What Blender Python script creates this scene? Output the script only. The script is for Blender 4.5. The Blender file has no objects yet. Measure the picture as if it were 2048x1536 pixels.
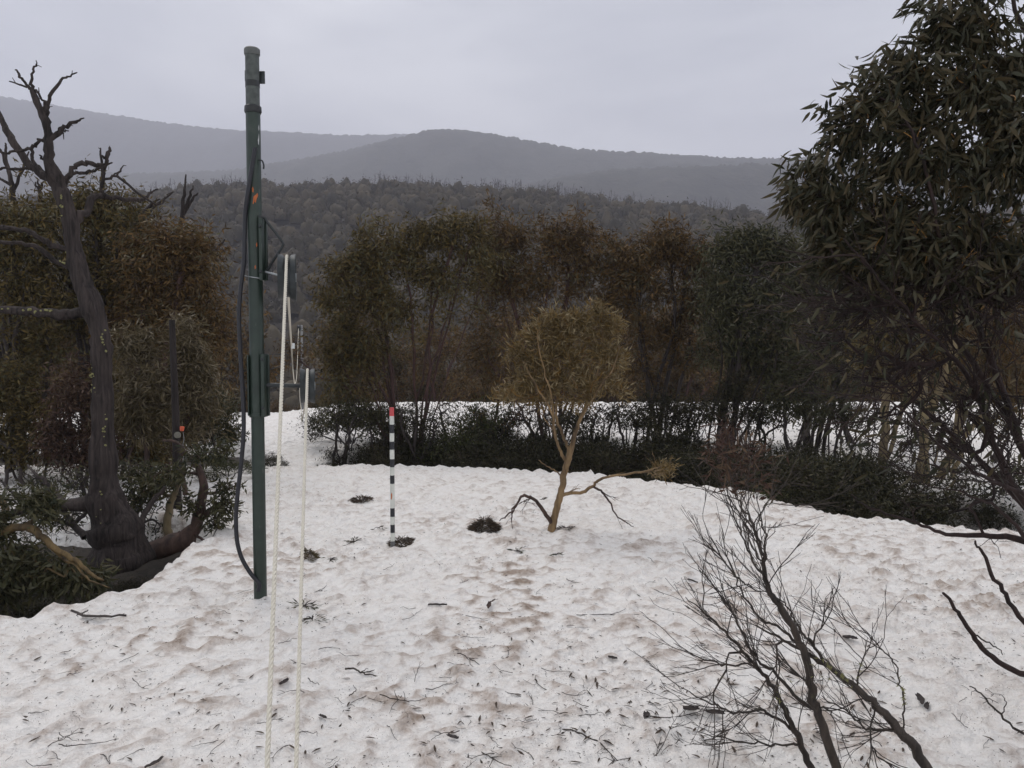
import bpy, math, random
import numpy as np
from mathutils import Vector, Matrix

SC = bpy.context.scene
COL = SC.collection
rnd = random.Random(7)
RNG = np.random.default_rng(11)

# ------------------------------------------------------------------ camera, sky, sun, exposure
EYE = 1.75
F = 1550.0
PITCH = math.radians(2.7)
cam_d = bpy.data.cameras.new('camera')
cam_d.sensor_width = 36.0
cam_d.lens = 36.0 * F / 2048.0
cam_d.clip_start = 0.05
cam_d.clip_end = 12000
cam = bpy.data.objects.new('camera', cam_d)
COL.objects.link(cam)
cam.location = (0, 0, EYE)
cam.rotation_euler = (math.pi / 2 - PITCH, 0, 0)
SC.camera = cam

SUN_EL, SUN_AZ = math.radians(58), math.radians(-35)
world = bpy.data.worlds.new('World')
SC.world = world
world.use_nodes = True
nt = world.node_tree
nt.nodes.clear()
wo = nt.nodes.new('ShaderNodeOutputWorld')
bg = nt.nodes.new('ShaderNodeBackground')
bg.inputs['Strength'].default_value = 0.1
sky = nt.nodes.new('ShaderNodeTexSky')
sky.sky_type = 'NISHITA'
sky.sun_disc = False
sky.sun_elevation = SUN_EL
sky.sun_rotation = SUN_AZ
tc = nt.nodes.new('ShaderNodeTexCoord')
mp = nt.nodes.new('ShaderNodeMapping')
mp.inputs['Scale'].default_value = (1.0, 1.0, 3.2)
mp.inputs['Rotation'].default_value = (0.25, 0.12, 0.5)
nz = nt.nodes.new('ShaderNodeTexNoise')
nz.inputs['Scale'].default_value = 1.7
nz.inputs['Detail'].default_value = 5
nz.inputs['Roughness'].default_value = 0.5
nz.inputs['Distortion'].default_value = 0.35
cr = nt.nodes.new('ShaderNodeValToRGB')
cr.color_ramp.elements[0].position = 0.36
cr.color_ramp.elements[0].color = (0.53, 0.555, 0.61, 1)
cr.color_ramp.elements[1].position = 0.64
cr.color_ramp.elements[1].color = (0.97, 0.98, 1.01, 1)
sc_ = nt.nodes.new('ShaderNodeVectorMath')
sc_.operation = 'SCALE'
sc_.inputs['Scale'].default_value = 10.0
mx = nt.nodes.new('ShaderNodeMix')
mx.data_type = 'RGBA'
mx.inputs['Factor'].default_value = 0.95
L = nt.links.new
L(tc.outputs['Generated'], mp.inputs['Vector'])
L(mp.outputs['Vector'], nz.inputs['Vector'])
L(nz.outputs['Fac'], cr.inputs['Fac'])
L(cr.outputs['Color'], sc_.inputs[0])
L(sky.outputs['Color'], mx.inputs['A'])
L(sc_.outputs['Vector'], mx.inputs['B'])
L(mx.outputs['Result'], bg.inputs['Color'])
L(bg.outputs['Background'], wo.inputs['Surface'])

sun_d = bpy.data.lights.new('sun', 'SUN')
sun_d.energy = 1.5
sun_d.angle = math.radians(30)
sun_d.color = (1.0, 0.945, 0.875)
sun = bpy.data.objects.new('sun', sun_d)
COL.objects.link(sun)
sd_ = Vector((math.sin(SUN_AZ) * math.cos(SUN_EL), math.cos(SUN_AZ) * math.cos(SUN_EL), math.sin(SUN_EL)))
sun.rotation_euler = sd_.to_track_quat('Z', 'Y').to_euler()
sun.location = (0, 0, 30)

vs = SC.view_settings
vs.view_transform = 'Standard'
vs.look = 'None'
vs.exposure = 0.2
vs.gamma = 1.0
vs.use_curve_mapping = False
SC.render.engine = 'CYCLES'
cy = SC.cycles
cy.max_bounces = 5
cy.diffuse_bounces = 3
cy.glossy_bounces = 2
cy.transmission_bounces = 3
cy.transparent_max_bounces = 8
cy.volume_bounces = 1
cy.use_denoising = True
SC.render.film_transparent = False

# ------------------------------------------------------------------ helpers
cP, sP = math.cos(PITCH), math.sin(PITCH)


def ray(px, py):
    a, b = (px - 1024) / F, (768 - py) / F
    return np.array([a, cP + b * sP, -sP + b * cP])


def P(px, py, Y):
    d = ray(px, py)
    return np.array([0, 0, EYE]) + d * (Y / d[1])


def unit(v):
    return v / np.maximum(np.linalg.norm(v, axis=-1, keepdims=True), 1e-9)


def hash2(i, j, seed):
    h = (i.astype(np.int64) * 374761393 + j.astype(np.int64) * 668265263 + seed * 974634553) & 0xffffffff
    h = ((h ^ (h >> 13)) * 1274126177) & 0xffffffff
    h = ((h ^ (h >> 16)) * 2246822519) & 0xffffffff
    return ((h ^ (h >> 15)) & 0xffffff) / float(0xffffff)


def vnoise(x, y, seed=0):
    i, j = np.floor(x), np.floor(y)
    fx, fy = x - i, y - j
    u, v = fx * fx * (3 - 2 * fx), fy * fy * (3 - 2 * fy)
    a, b = hash2(i, j, seed), hash2(i + 1, j, seed)
    c, d = hash2(i, j + 1, seed), hash2(i + 1, j + 1, seed)
    return ((a + (b - a) * u) * (1 - v) + (c + (d - c) * u) * v) * 2 - 1


def fbm(x, y, seed=0, octv=3):
    s, a = 0, 1.0
    for k in range(octv):
        s = s + a * vnoise(x * 2 ** k + 17.3 * k, y * 2 ** k - 9.1 * k, seed + k)
        a *= 0.5
    return s / 1.75


def worley(x, y, seed=0):
    i, j = np.floor(x), np.floor(y)
    best = np.full(x.shape, 9.0)
    for di in (-1, 0, 1):
        for dj in (-1, 0, 1):
            ci, cj = i + di, j + dj
            ox, oy = hash2(ci, cj, seed + 51), hash2(ci, cj, seed + 97)
            best = np.minimum(best, (ci + ox - x) ** 2 + (cj + oy - y) ** 2)
    return np.sqrt(best)


def sstep(a, b, x):
    t = np.clip((x - a) / (b - a), 0, 1)
    return t * t * (3 - 2 * t)


def sdf_poly(x, y, poly):
    p = np.array(poly, float)
    d = np.full(x.shape, 1e9)
    inside = np.zeros(x.shape, bool)
    n = len(p)
    for k in range(n):
        a, b = p[k], p[(k + 1) % n]
        e = b - a
        t = np.clip(((x - a[0]) * e[0] + (y - a[1]) * e[1]) / (e @ e), 0, 1)
        d = np.minimum(d, np.hypot(x - a[0] - t * e[0], y - a[1] - t * e[1]))
        cond = (a[1] > y) != (b[1] > y)
        with np.errstate(divide='ignore', invalid='ignore'):
            xi = a[0] + (y - a[1]) / (b[1] - a[1] if b[1] != a[1] else 1e-9) * e[0]
        inside ^= cond & (x < xi)
    return np.where(inside, -d, d)


def mesh_np(name, verts, faces):
    """faces: list of (M,k) int arrays"""
    me = bpy.data.meshes.new(name)
    verts = np.asarray(verts, np.float32)
    me.vertices.add(len(verts))
    me.vertices.foreach_set('co', verts.ravel())
    faces = [np.asarray(f, np.int32) for f in faces if len(f)]
    loops = np.concatenate([f.ravel() for f in faces]) if faces else np.zeros(0, np.int32)
    tot = np.concatenate([np.full(len(f), f.shape[1], np.int32) for f in faces]) if faces else np.zeros(0, np.int32)
    st = np.concatenate([[0], np.cumsum(tot)[:-1]]).astype(np.int32) if len(tot) else tot
    me.loops.add(len(loops))
    me.loops.foreach_set('vertex_index', loops)
    me.polygons.add(len(tot))
    me.polygons.foreach_set('loop_start', st)
    me.polygons.foreach_set('loop_total', tot)
    me.update(calc_edges=True)
    return me


def smooth(me):
    me.polygons.foreach_set('use_smooth', np.ones(len(me.polygons), bool))
    return me


def link(name, me, mat=None, parent=None, loc=None):
    o = bpy.data.objects.new(name, me)
    COL.objects.link(o)
    if mat is not None and me is not None and not len(me.materials):
        me.materials.append(mat)
    if parent is not None:
        o.parent = parent
    if loc is not None:
        o.location = loc
    return o


def tag(o, label=None, cat=None, group=None, kind=None):
    if label:
        o['label'] = label
    if cat:
        o['category'] = cat
    if group:
        o['group'] = group
    if kind:
        o['kind'] = kind
    return o


def empty(name, loc, label, cat, group=None):
    o = bpy.data.objects.new(name, None)
    o.empty_display_size = 0.1
    COL.objects.link(o)
    o.location = loc
    return tag(o, label, cat, group)


class MB:
    """collects shapes into one mesh"""

    def __init__(s):
        s.v, s.f, s.n = [], {3: [], 4: []}, 0

    def add(s, v, faces):
        v = np.asarray(v, float)
        for f in faces:
            f = np.asarray(f, int)
            if len(f):
                s.f[f.shape[1]].append(f + s.n)
        s.v.append(v)
        s.n += len(v)

    def tube(s, pts, rad, k=8, cap=True):
        pts = np.asarray(pts, float)
        n = len(pts)
        r = np.full(n, rad, float) if np.isscalar(rad) else np.asarray(rad, float)
        t = unit(np.gradient(pts, axis=0)) if n > 2 else unit(np.repeat((pts[-1:] - pts[:1]), n, 0))
        ref = np.array([0.31, -0.89, 0.33])
        if abs(t[0] @ unit(ref)) > 0.9:
            ref = np.array([0.9, 0.1, 0.3])
        u = unit(np.cross(t, ref))
        w = np.cross(t, u)
        a = np.arange(k) * 2 * math.pi / k
        ring = pts[:, None] + r[:, None, None] * (np.cos(a)[None, :, None] * u[:, None] + np.sin(a)[None, :, None] * w[:, None])
        v = ring.reshape(-1, 3)
        i = np.arange(n - 1)[:, None] * k
        j = np.arange(k)[None]
        jn = (j + 1) % k
        q = np.stack([i + j, i + jn, i + k + jn, i + k + j], -1).reshape(-1, 4)
        fs = [q]
        if cap:
            v = np.vstack([v, pts[0], pts[-1]])
            c0, c1 = n * k, n * k + 1
            jj = np.arange(k)
            fs.append(np.stack([np.full(k, c0), (jj + 1) % k, jj], -1))
            fs.append(np.stack([np.full(k, c1), (n - 1) * k + jj, (n - 1) * k + (jj + 1) % k], -1))
        s.add(v, fs)

    def lathe(s, prof, origin, axis, k=32):
        """prof: list of (dist along axis, radius); closed with caps"""
        o = np.asarray(origin, float)
        ax = unit(np.asarray(axis, float))
        ref = np.array([0, 0, 1.0]) if abs(ax[2]) < 0.8 else np.array([1.0, 0, 0])
        u = unit(np.cross(ax, ref))
        w = np.cross(ax, u)
        a = np.arange(k) * 2 * math.pi / k
        vs_, n = [], len(prof)
        for h, r in prof:
            vs_.append(o + ax * h + r * (np.cos(a)[:, None] * u + np.sin(a)[:, None] * w))
        v = np.vstack(vs_)
        i = np.arange(n - 1)[:, None] * k
        j = np.arange(k)[None]
        jn = (j + 1) % k
        q = np.stack([i + j, i + jn, i + k + jn, i + k + j], -1).reshape(-1, 4)
        v = np.vstack([v, o + ax * prof[0][0], o + ax * prof[-1][0]])
        jj = np.arange(k)
        s.add(v, [q, np.stack([np.full(k, n * k), (jj + 1) % k, jj], -1),
                  np.stack([np.full(k, n * k + 1), (n - 1) * k + jj, (n - 1) * k + (jj + 1) % k], -1)])

    def box(s, c, size, rot=0.0):
        c = np.asarray(c, float)
        h = np.asarray(size, float) / 2
        sg = np.array([[-1, -1, -1], [1, -1, -1], [1, 1, -1], [-1, 1, -1], [-1, -1, 1], [1, -1, 1], [1, 1, 1], [-1, 1, 1]], float)
        v = sg * h
        R = np.array([[math.cos(rot), -math.sin(rot), 0], [math.sin(rot), math.cos(rot), 0], [0, 0, 1]])
        s.add(v @ R.T + c, [np.array([[0, 3, 2, 1], [4, 5, 6, 7], [0, 1, 5, 4], [1, 2, 6, 5], [2, 3, 7, 6], [3, 0, 4, 7]])])

    def build(s, name, mat, parent=None, sm=True, bevel=0):
        fs = [np.vstack(s.f[k]) for k in (3, 4) if s.f[k]]
        v = np.vstack(s.v)
        if parent is not None:
            v = v - np.array(parent.location)
        me = mesh_np(name, v, fs)
        if sm:
            smooth(me)
        o = link(name, me, mat, parent)
        if bevel:
            m = o.modifiers.new('bevel', 'BEVEL')
            m.width = bevel
            m.segments = 2
        if sm:
            try:
                me.set_sharp_from_angle(angle=math.radians(40))
            except Exception:
                pass
        return o


def catmull(pts, sub=4):
    p = np.asarray(pts, float)
    if len(p) < 3:
        t = np.linspace(0, 1, sub + 1)[:, None]
        return p[:1] * (1 - t) + p[1:] * t
    q = np.vstack([2 * p[0] - p[1], p, 2 * p[-1] - p[-2]])
    out = []
    for i in range(1, len(q) - 2):
        for k in range(sub):
            t = k / sub
            out.append(0.5 * ((2 * q[i]) + (-q[i - 1] + q[i + 1]) * t + (2 * q[i - 1] - 5 * q[i] + 4 * q[i + 1] - q[i + 2]) * t * t
                              + (-q[i - 1] + 3 * q[i] - 3 * q[i + 1] + q[i + 2]) * t ** 3))
    out.append(p[-1])
    return np.array(out)


# ------------------------------------------------------------------ materials
def nodes(m):
    m.use_nodes = True
    n = m.node_tree
    b = n.nodes['Principled BSDF']
    return n, b


def ramp(n, stops):
    r = n.nodes.new('ShaderNodeValToRGB')
    el = r.color_ramp.elements
    while len(el) > 1:
        el.remove(el[-1])
    el[0].position, el[0].color = stops[0][0], (*stops[0][1], 1)
    for p, c in stops[1:]:
        e = el.new(p)
        e.color = (*c, 1)
    return r


def noise(n, scale, detail=4, rough=0.55, vec=None, dist=0):
    t = n.nodes.new('ShaderNodeTexNoise')
    t.inputs['Scale'].default_value = scale
    t.inputs['Detail'].default_value = detail
    t.inputs['Roughness'].default_value = rough
    t.inputs['Distortion'].default_value = dist
    if vec is not None:
        n.links.new(vec, t.inputs['Vector'])
    return t


def coords(n, scale=(1, 1, 1), which='Object'):
    t = n.nodes.new('ShaderNodeTexCoord')
    m = n.nodes.new('ShaderNodeMapping')
    m.inputs['Scale'].default_value = scale
    n.links.new(t.outputs[which], m.inputs['Vector'])
    return m.outputs['Vector']


def bump(n, b, height, strength, dist):
    t = n.nodes.new('ShaderNodeBump')
    t.inputs['Strength'].default_value = strength
    t.inputs['Distance'].default_value = dist
    n.links.new(height, t.inputs['Height'])
    n.links.new(t.outputs['Normal'], b.inputs['Normal'])
    return t


def mixc(n, fac, a, b, mode='MIX'):
    m = n.nodes.new('ShaderNodeMix')
    m.data_type = 'RGBA'
    m.blend_type = mode
    for k, v in (('Factor', fac), ('A', a), ('B', b)):
        if hasattr(v, 'is_output'):
            n.links.new(v, m.inputs[k])
        elif k == 'Factor':
            m.inputs[k].default_value = v
        else:
            m.inputs[k].default_value = (*v, 1)
    return m.outputs['Result']


def leaf_mat(name, cols, rough=0.5, trans=0.2, patch=0.7, pscale=1.6, isl=1.0):
    m = bpy.data.materials.new(name)
    n, b = nodes(m)
    g = n.nodes.new('ShaderNodeNewGeometry')
    k = len(cols)
    r = ramp(n, [(i / max(1, k - 1), c) for i, c in enumerate(cols)])
    nz_ = noise(n, pscale, 3, 0.5, coords(n))
    mm = n.nodes.new('ShaderNodeMath')
    mm.operation = 'MULTIPLY_ADD'
    mm.inputs[1].default_value = patch
    L2 = n.links.new
    sub = n.nodes.new('ShaderNodeMath')
    sub.operation = 'SUBTRACT'
    sub.inputs[1].default_value = 0.5
    L2(nz_.outputs['Fac'], sub.inputs[0])
    sub2 = n.nodes.new('ShaderNodeMath')
    sub2.operation = 'MULTIPLY'
    sub2.inputs[1].default_value = 2.0
    L2(sub.outputs[0], sub2.inputs[0])
    L2(sub2.outputs[0], mm.inputs[0])
    iw = n.nodes.new('ShaderNodeMath')
    iw.operation = 'MULTIPLY_ADD'
    iw.inputs[1].default_value = isl
    iw.inputs[2].default_value = 0.5 - isl / 2
    L2(g.outputs['Random Per Island'], iw.inputs[0])
    L2(iw.outputs[0], mm.inputs[2])
    L2(mm.outputs[0], r.inputs['Fac'])
    L2(r.outputs['Color'], b.inputs['Base Color'])
    b.inputs['Roughness'].default_value = rough
    b.inputs['Specular IOR Level'].default_value = 0.16
    if trans:
        t = n.nodes.new('ShaderNodeBsdfTranslucent')
        L2(r.outputs['Color'], t.inputs['Color'])
        ms = n.nodes.new('ShaderNodeMixShader')
        ms.inputs[0].default_value = trans
        out = n.nodes['Material Output']
        L2(b.outputs[0], ms.inputs[1])
        L2(t.outputs[0], ms.inputs[2])
        L2(ms.outputs[0], out.inputs['Surface'])
    return m


def bark_mat(name, dark, light, scale=14, stretch=0.18, rough=0.7, lichen=None, bs=0.6):
    m = bpy.data.materials.new(name)
    n, b = nodes(m)
    v = coords(n, (1, 1, stretch))
    a = noise(n, scale, 6, 0.62, v, 0.4)
    c = noise(n, 3.1, 3, 0.5, coords(n))
    r = ramp(n, [(0.3, dark), (0.68, light)])
    add = n.nodes.new('ShaderNodeMath')
    add.operation = 'MULTIPLY_ADD'
    add.inputs[1].default_value = 0.45
    n.links.new(c.outputs['Fac'], add.inputs[0])
    sb = n.nodes.new('ShaderNodeMath')
    sb.operation = 'SUBTRACT'
    sb.inputs[1].default_value = 0.22
    n.links.new(a.outputs['Fac'], add.inputs[2])
    n.links.new(add.outputs[0], sb.inputs[0])
    n.links.new(sb.outputs[0], r.inputs['Fac'])
    col = r.outputs['Color']
    if lichen:
        l1 = noise(n, 9, 5, 0.7, coords(n))
        lr = ramp(n, [(0.62, (0, 0, 0)), (0.68, (1, 1, 1))])
        n.links.new(l1.outputs['Fac'], lr.inputs['Fac'])
        col = mixc(n, lr.outputs['Color'], col, lichen)
    n.links.new(col, b.inputs['Base Color'])
    b.inputs['Roughness'].default_value = rough
    b.inputs['Specular IOR Level'].default_value = 0.25
    bump(n, b, a.outputs['Fac'], bs, 0.02)
    return m


def plain(name, col, rough=0.5, metal=0.0, var=0.25, scale=30, bs=0.15):
    m = bpy.data.materials.new(name)
    n, b = nodes(m)
    a = noise(n, scale, 5, 0.6, coords(n))
    r = ramp(n, [(0.3, tuple(c * (1 - var) for c in col)), (0.7, tuple(min(1, c * (1 + var)) for c in col))])
    n.links.new(a.outputs['Fac'], r.inputs['Fac'])
    n.links.new(r.outputs['Color'], b.inputs['Base Color'])
    b.inputs['Roughness'].default_value = rough
    b.inputs['Metallic'].default_value = metal
    if bs:
        bump(n, b, a.outputs['Fac'], bs, 0.004)
    return m


M = {}
M['bark_snag'] = bark_mat('bark_snag', (0.006, 0.005, 0.005), (0.062, 0.048, 0.044), 38, 0.07, 0.85, None, 1.0)
M['bark_dark'] = bark_mat('bark_dark', (0.018, 0.014, 0.014), (0.06, 0.046, 0.042), 22, 0.2, 0.55)
M['bark_wet'] = bark_mat('bark_wet', (0.014, 0.011, 0.010), (0.066, 0.050, 0.040), 34, 0.2, 0.55, (0.075, 0.07, 0.045))
M['bark_near'] = bark_mat('bark_near', (0.009, 0.006, 0.006), (0.036, 0.020, 0.017), 30, 0.25, 0.7)
M['bark_red'] = bark_mat('bark_red', (0.028, 0.014, 0.013), (0.085, 0.042, 0.034), 24, 0.2, 0.5)
M['bark_gold'] = bark_mat('bark_gold', (0.035, 0.022, 0.015), (0.30, 0.20, 0.10), 11, 0.14, 0.6)
M['bark_amber'] = bark_mat('bark_amber', (0.16, 0.07, 0.015), (0.30, 0.16, 0.04), 12, 0.3, 0.5)
M['bark_pale'] = bark_mat('bark_pale', (0.08, 0.06, 0.04), (0.27, 0.21, 0.11), 7, 0.3, 0.6)
M['bark_ochre'] = bark_mat('bark_ochre', (0.028, 0.02, 0.013), (0.17, 0.115, 0.05), 12, 0.2, 0.7)
M['bark_brownred'] = bark_mat('bark_brownred', (0.022, 0.014, 0.012), (0.095, 0.058, 0.046), 18, 0.2, 0.7)
M['lichen'] = plain('lichen', (0.21, 0.20, 0.085), 0.9, 0, 0.4, 60, 0.6)
M['leaf_olive'] = leaf_mat('leaf_olive', [(0.038, 0.032, 0.015), (0.085, 0.064, 0.022), (0.135, 0.092, 0.030), (0.105, 0.10, 0.055)])
M['leaf_brown'] = leaf_mat('leaf_brown', [(0.045, 0.028, 0.014), (0.09, 0.057, 0.022), (0.145, 0.082, 0.028), (0.10, 0.088, 0.05)])
M['leaf_green'] = leaf_mat('leaf_green', [(0.024, 0.028, 0.016), (0.05, 0.052, 0.024), (0.085, 0.075, 0.034), (0.095, 0.095, 0.06)])
M['leaf_gold'] = leaf_mat('leaf_gold', [(0.10, 0.075, 0.036), (0.20, 0.13, 0.046), (0.16, 0.12, 0.058), (0.30, 0.24, 0.14)])
M['leaf_pale'] = leaf_mat('leaf_pale', [(0.06, 0.05, 0.028), (0.10, 0.078, 0.038), (0.13, 0.10, 0.055), (0.20, 0.17, 0.12)])
M['leaf_heath'] = leaf_mat('leaf_heath', [(0.014, 0.015, 0.009), (0.032, 0.031, 0.015), (0.058, 0.054, 0.025), (0.05, 0.038, 0.024)], 0.55)
M['leaf_lime'] = leaf_mat('leaf_lime', [(0.03, 0.036, 0.014), (0.055, 0.062, 0.022), (0.09, 0.09, 0.035)], 0.5)
M['leaf_near'] = leaf_mat('leaf_near', [(0.024, 0.026, 0.016), (0.046, 0.044, 0.024), (0.070, 0.052, 0.026), (0.080, 0.080, 0.054)], 0.42, 0.2, 0.5)
M['leaf_dry'] = leaf_mat('leaf_dry', [(0.04, 0.022, 0.018), (0.075, 0.042, 0.030), (0.12, 0.08, 0.05)], 0.5)
M['leaf_far'] = leaf_mat('leaf_far', [(0.026, 0.022, 0.015), (0.052, 0.042, 0.026), (0.085, 0.066, 0.040)], 0.8, 0.0, 0.9, 0.16, 0.7)
M['tussock'] = leaf_mat('tussock', [(0.04, 0.028, 0.02), (0.085, 0.06, 0.042), (0.12, 0.095, 0.07)], 0.7, 0)
M['litter'] = leaf_mat('litter', [(0.03, 0.022, 0.018), (0.06, 0.042, 0.03), (0.045, 0.04, 0.03)], 0.6, 0)


def paint_mat():
    m = bpy.data.materials.new('green_paint')
    n, b = nodes(m)
    v = coords(n)
    a = noise(n, 9, 6, 0.6, v)
    r = ramp(n, [(0.3, (0.010, 0.020, 0.014)), (0.6, (0.018, 0.032, 0.023)), (0.78, (0.045, 0.052, 0.044))])
    n.links.new(a.outputs['Fac'], r.inputs['Fac'])
    s = noise(n, 26, 6, 0.7, coords(n, (1, 1, 0.25)))
    sr = ramp(n, [(0.62, (0, 0, 0)), (0.72, (1, 1, 1))])
    n.links.new(s.outputs['Fac'], sr.inputs['Fac'])
    col = mixc(n, sr.outputs['Color'], r.outputs['Color'], (0.075, 0.085, 0.075))
    n.links.new(col, b.inputs['Base Color'])
    b.inputs['Roughness'].default_value = 0.42
    bump(n, b, a.outputs['Fac'], 0.15, 0.003)
    return m


M['green_paint'] = paint_mat()
M['grey_pipe'] = plain('grey_pipe', (0.06, 0.068, 0.062), 0.5, 0.1, 0.45, 22)
M['black_tape'] = plain('black_tape', (0.012, 0.013, 0.014), 0.45)
M['cap_grey'] = plain('cap_grey', (0.10, 0.105, 0.10), 0.55)
M['orange_paint'] = plain('orange_paint', (0.42, 0.10, 0.02), 0.55)
M['cap_pale'] = plain('cap_pale', (0.4, 0.4, 0.4), 0.6)
M['steel'] = plain('steel', (0.32, 0.34, 0.35), 0.35, 0.85)
M['dark_steel'] = plain('dark_steel', (0.028, 0.032, 0.034), 0.45, 0.3, 0.4)
M['pulley_grey'] = plain('pulley_grey', (0.032, 0.038, 0.04), 0.45, 0.3, 0.35)
M['cable_black'] = plain('cable_black', (0.010, 0.010, 0.015), 0.5)
M['rope_white'] = plain('rope_white', (0.62, 0.58, 0.49), 0.85, 0, 0.12, 90, 0.4)
M['pole_white'] = plain('pole_white', (0.62, 0.63, 0.58), 0.5, 0, 0.12, 18)
M['pole_black'] = plain('pole_black', (0.016, 0.017, 0.022), 0.5)
M['pole_red'] = plain('pole_red', (0.55, 0.075, 0.08), 0.5)
M['pole_grey'] = plain('pole_grey', (0.11, 0.11, 0.11), 0.6)
M['flag_white'] = plain('flag_white', (0.7, 0.72, 0.72), 0.6, 0, 0.1)
M['orange_plastic'] = plain('orange_plastic', (0.62, 0.10, 0.04), 0.45, 0, 0.1)
M['porcelain'] = plain('porcelain', (0.17, 0.16, 0.13), 0.5)
M['post_wood'] = bark_mat('post_wood', (0.010, 0.008, 0.008), (0.036, 0.028, 0.026), 20, 0.1, 0.8)
M['wire_grey'] = plain('wire_grey', (0.4, 0.4, 0.4), 0.4, 0.4)


def snow_mat():
    m = bpy.data.materials.new('old_snow')
    n, b = nodes(m)
    v = coords(n)
    at = n.nodes.new('ShaderNodeAttribute')
    at.attribute_name = 'grime'
    # broad stain patches, breaking up at a finer scale
    p1 = noise(n, 4.2, 5, 0.6, v, 0.5)
    p2 = noise(n, 17.0, 8, 0.68, v, 0.6)
    ma = n.nodes.new('ShaderNodeMath')
    ma.operation = 'MULTIPLY_ADD'
    ma.inputs[1].default_value = 1.15
    n.links.new(p2.outputs['Fac'], ma.inputs[0])
    n.links.new(p1.outputs['Fac'], ma.inputs[2])
    mb = n.nodes.new('ShaderNodeMath')
    mb.operation = 'MULTIPLY_ADD'
    mb.inputs[1].default_value = 0.62
    n.links.new(at.outputs['Fac'], mb.inputs[0])
    n.links.new(ma.outputs[0], mb.inputs[2])
    r = ramp(n, [(1.04 / 2, (0.92, 0.89, 0.855)), (1.22 / 2, (0.87, 0.825, 0.78)), (1.36 / 2, (0.74, 0.685, 0.64)), (1.56 / 2, (0.57, 0.495, 0.44)), (1.8 / 2, (0.34, 0.265, 0.21))])
    hf = n.nodes.new('ShaderNodeMath')
    hf.operation = 'MULTIPLY'
    hf.inputs[1].default_value = 0.5
    n.links.new(mb.outputs[0], hf.inputs[0])
    n.links.new(hf.outputs[0], r.inputs['Fac'])
    # peppering of small grit, thicker where the stains are
    sp = n.nodes.new('ShaderNodeTexVoronoi')
    sp.inputs['Scale'].default_value = 70
    n.links.new(v, sp.inputs['Vector'])
    sz = noise(n, 7.0, 4, 0.6, v)
    th = n.nodes.new('ShaderNodeMath')
    th.operation = 'MULTIPLY_ADD'
    th.inputs[1].default_value = 0.62
    th.inputs[2].default_value = -0.215
    n.links.new(sz.outputs['Fac'], th.inputs[0])
    lt = n.nodes.new('ShaderNodeMath')
    lt.operation = 'LESS_THAN'
    n.links.new(sp.outputs['Distance'], lt.inputs[0])
    n.links.new(th.outputs[0], lt.inputs[1])
    col = mixc(n, lt.outputs[0], r.outputs['Color'], (0.19, 0.14, 0.115))
    n.links.new(col, b.inputs['Base Color'])
    b.inputs['Roughness'].default_value = 0.65
    b.inputs['Specular IOR Level'].default_value = 0.25
    h1 = noise(n, 16, 6, 0.65, v, 0.3)
    h2 = noise(n, 75, 4, 0.7, v)
    hm = n.nodes.new('ShaderNodeMath')
    hm.operation = 'MULTIPLY_ADD'
    hm.inputs[1].default_value = 0.25
    n.links.new(h2.outputs['Fac'], hm.inputs[0])
    n.links.new(h1.outputs['Fac'], hm.inputs[2])
    vo = n.nodes.new('ShaderNodeTexVoronoi')
    vo.inputs['Scale'].default_value = 13
    wv = n.nodes.new('ShaderNodeVectorMath')
    wv.operation = 'MULTIPLY_ADD'
    wv.inputs[1].default_value = (0.10, 0.10, 0.10)
    wn = noise(n, 6, 3, 0.5, v)
    n.links.new(wn.outputs['Color'], wv.inputs[0])
    n.links.new(v, wv.inputs[2])
    n.links.new(wv.outputs[0], vo.inputs['Vector'])
    hv = n.nodes.new('ShaderNodeMath')
    hv.operation = 'MULTIPLY_ADD'
    hv.inputs[1].default_value = 0.7
    n.links.new(vo.outputs['Distance'], hv.inputs[0])
    n.links.new(hm.outputs[0], hv.inputs[2])
    bump(n, b, hv.outputs[0], 0.85, 0.06)
    return m


M['snow'] = snow_mat()


def ground_mat():
    m = bpy.data.materials.new('leaf_litter_ground')
    n, b = nodes(m)
    v = coords(n)
    a = noise(n, 14, 8, 0.7, v)
    r = ramp(n, [(0.3, (0.014, 0.011, 0.008)), (0.55, (0.035, 0.027, 0.019)), (0.75, (0.07, 0.05, 0.034))])
    n.links.new(a.outputs['Fac'], r.inputs['Fac'])
    n.links.new(r.outputs['Color'], b.inputs['Base Color'])
    b.inputs['Roughness'].default_value = 0.85
    bump(n, b, a.outputs['Fac'], 0.8, 0.05)
    return m


M['ground'] = ground_mat()


def mountain_mat():
    m = bpy.data.materials.new('wooded_slope')
    n, b = nodes(m)
    v = coords(n)
    a = noise(n, 0.05, 8, 0.7, v)
    r = ramp(n, [(0.35, (0.022, 0.024, 0.022)), (0.6, (0.045, 0.043, 0.036)), (0.8, (0.075, 0.068, 0.055))])
    n.links.new(a.outputs['Fac'], r.inputs['Fac'])
    n.links.new(r.outputs['Color'], b.inputs['Base Color'])
    b.inputs['Roughness'].default_value = 0.9
    bump(n, b, a.outputs['Fac'], 0.6, 7)
    return m


M['mountain'] = mountain_mat()

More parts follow.
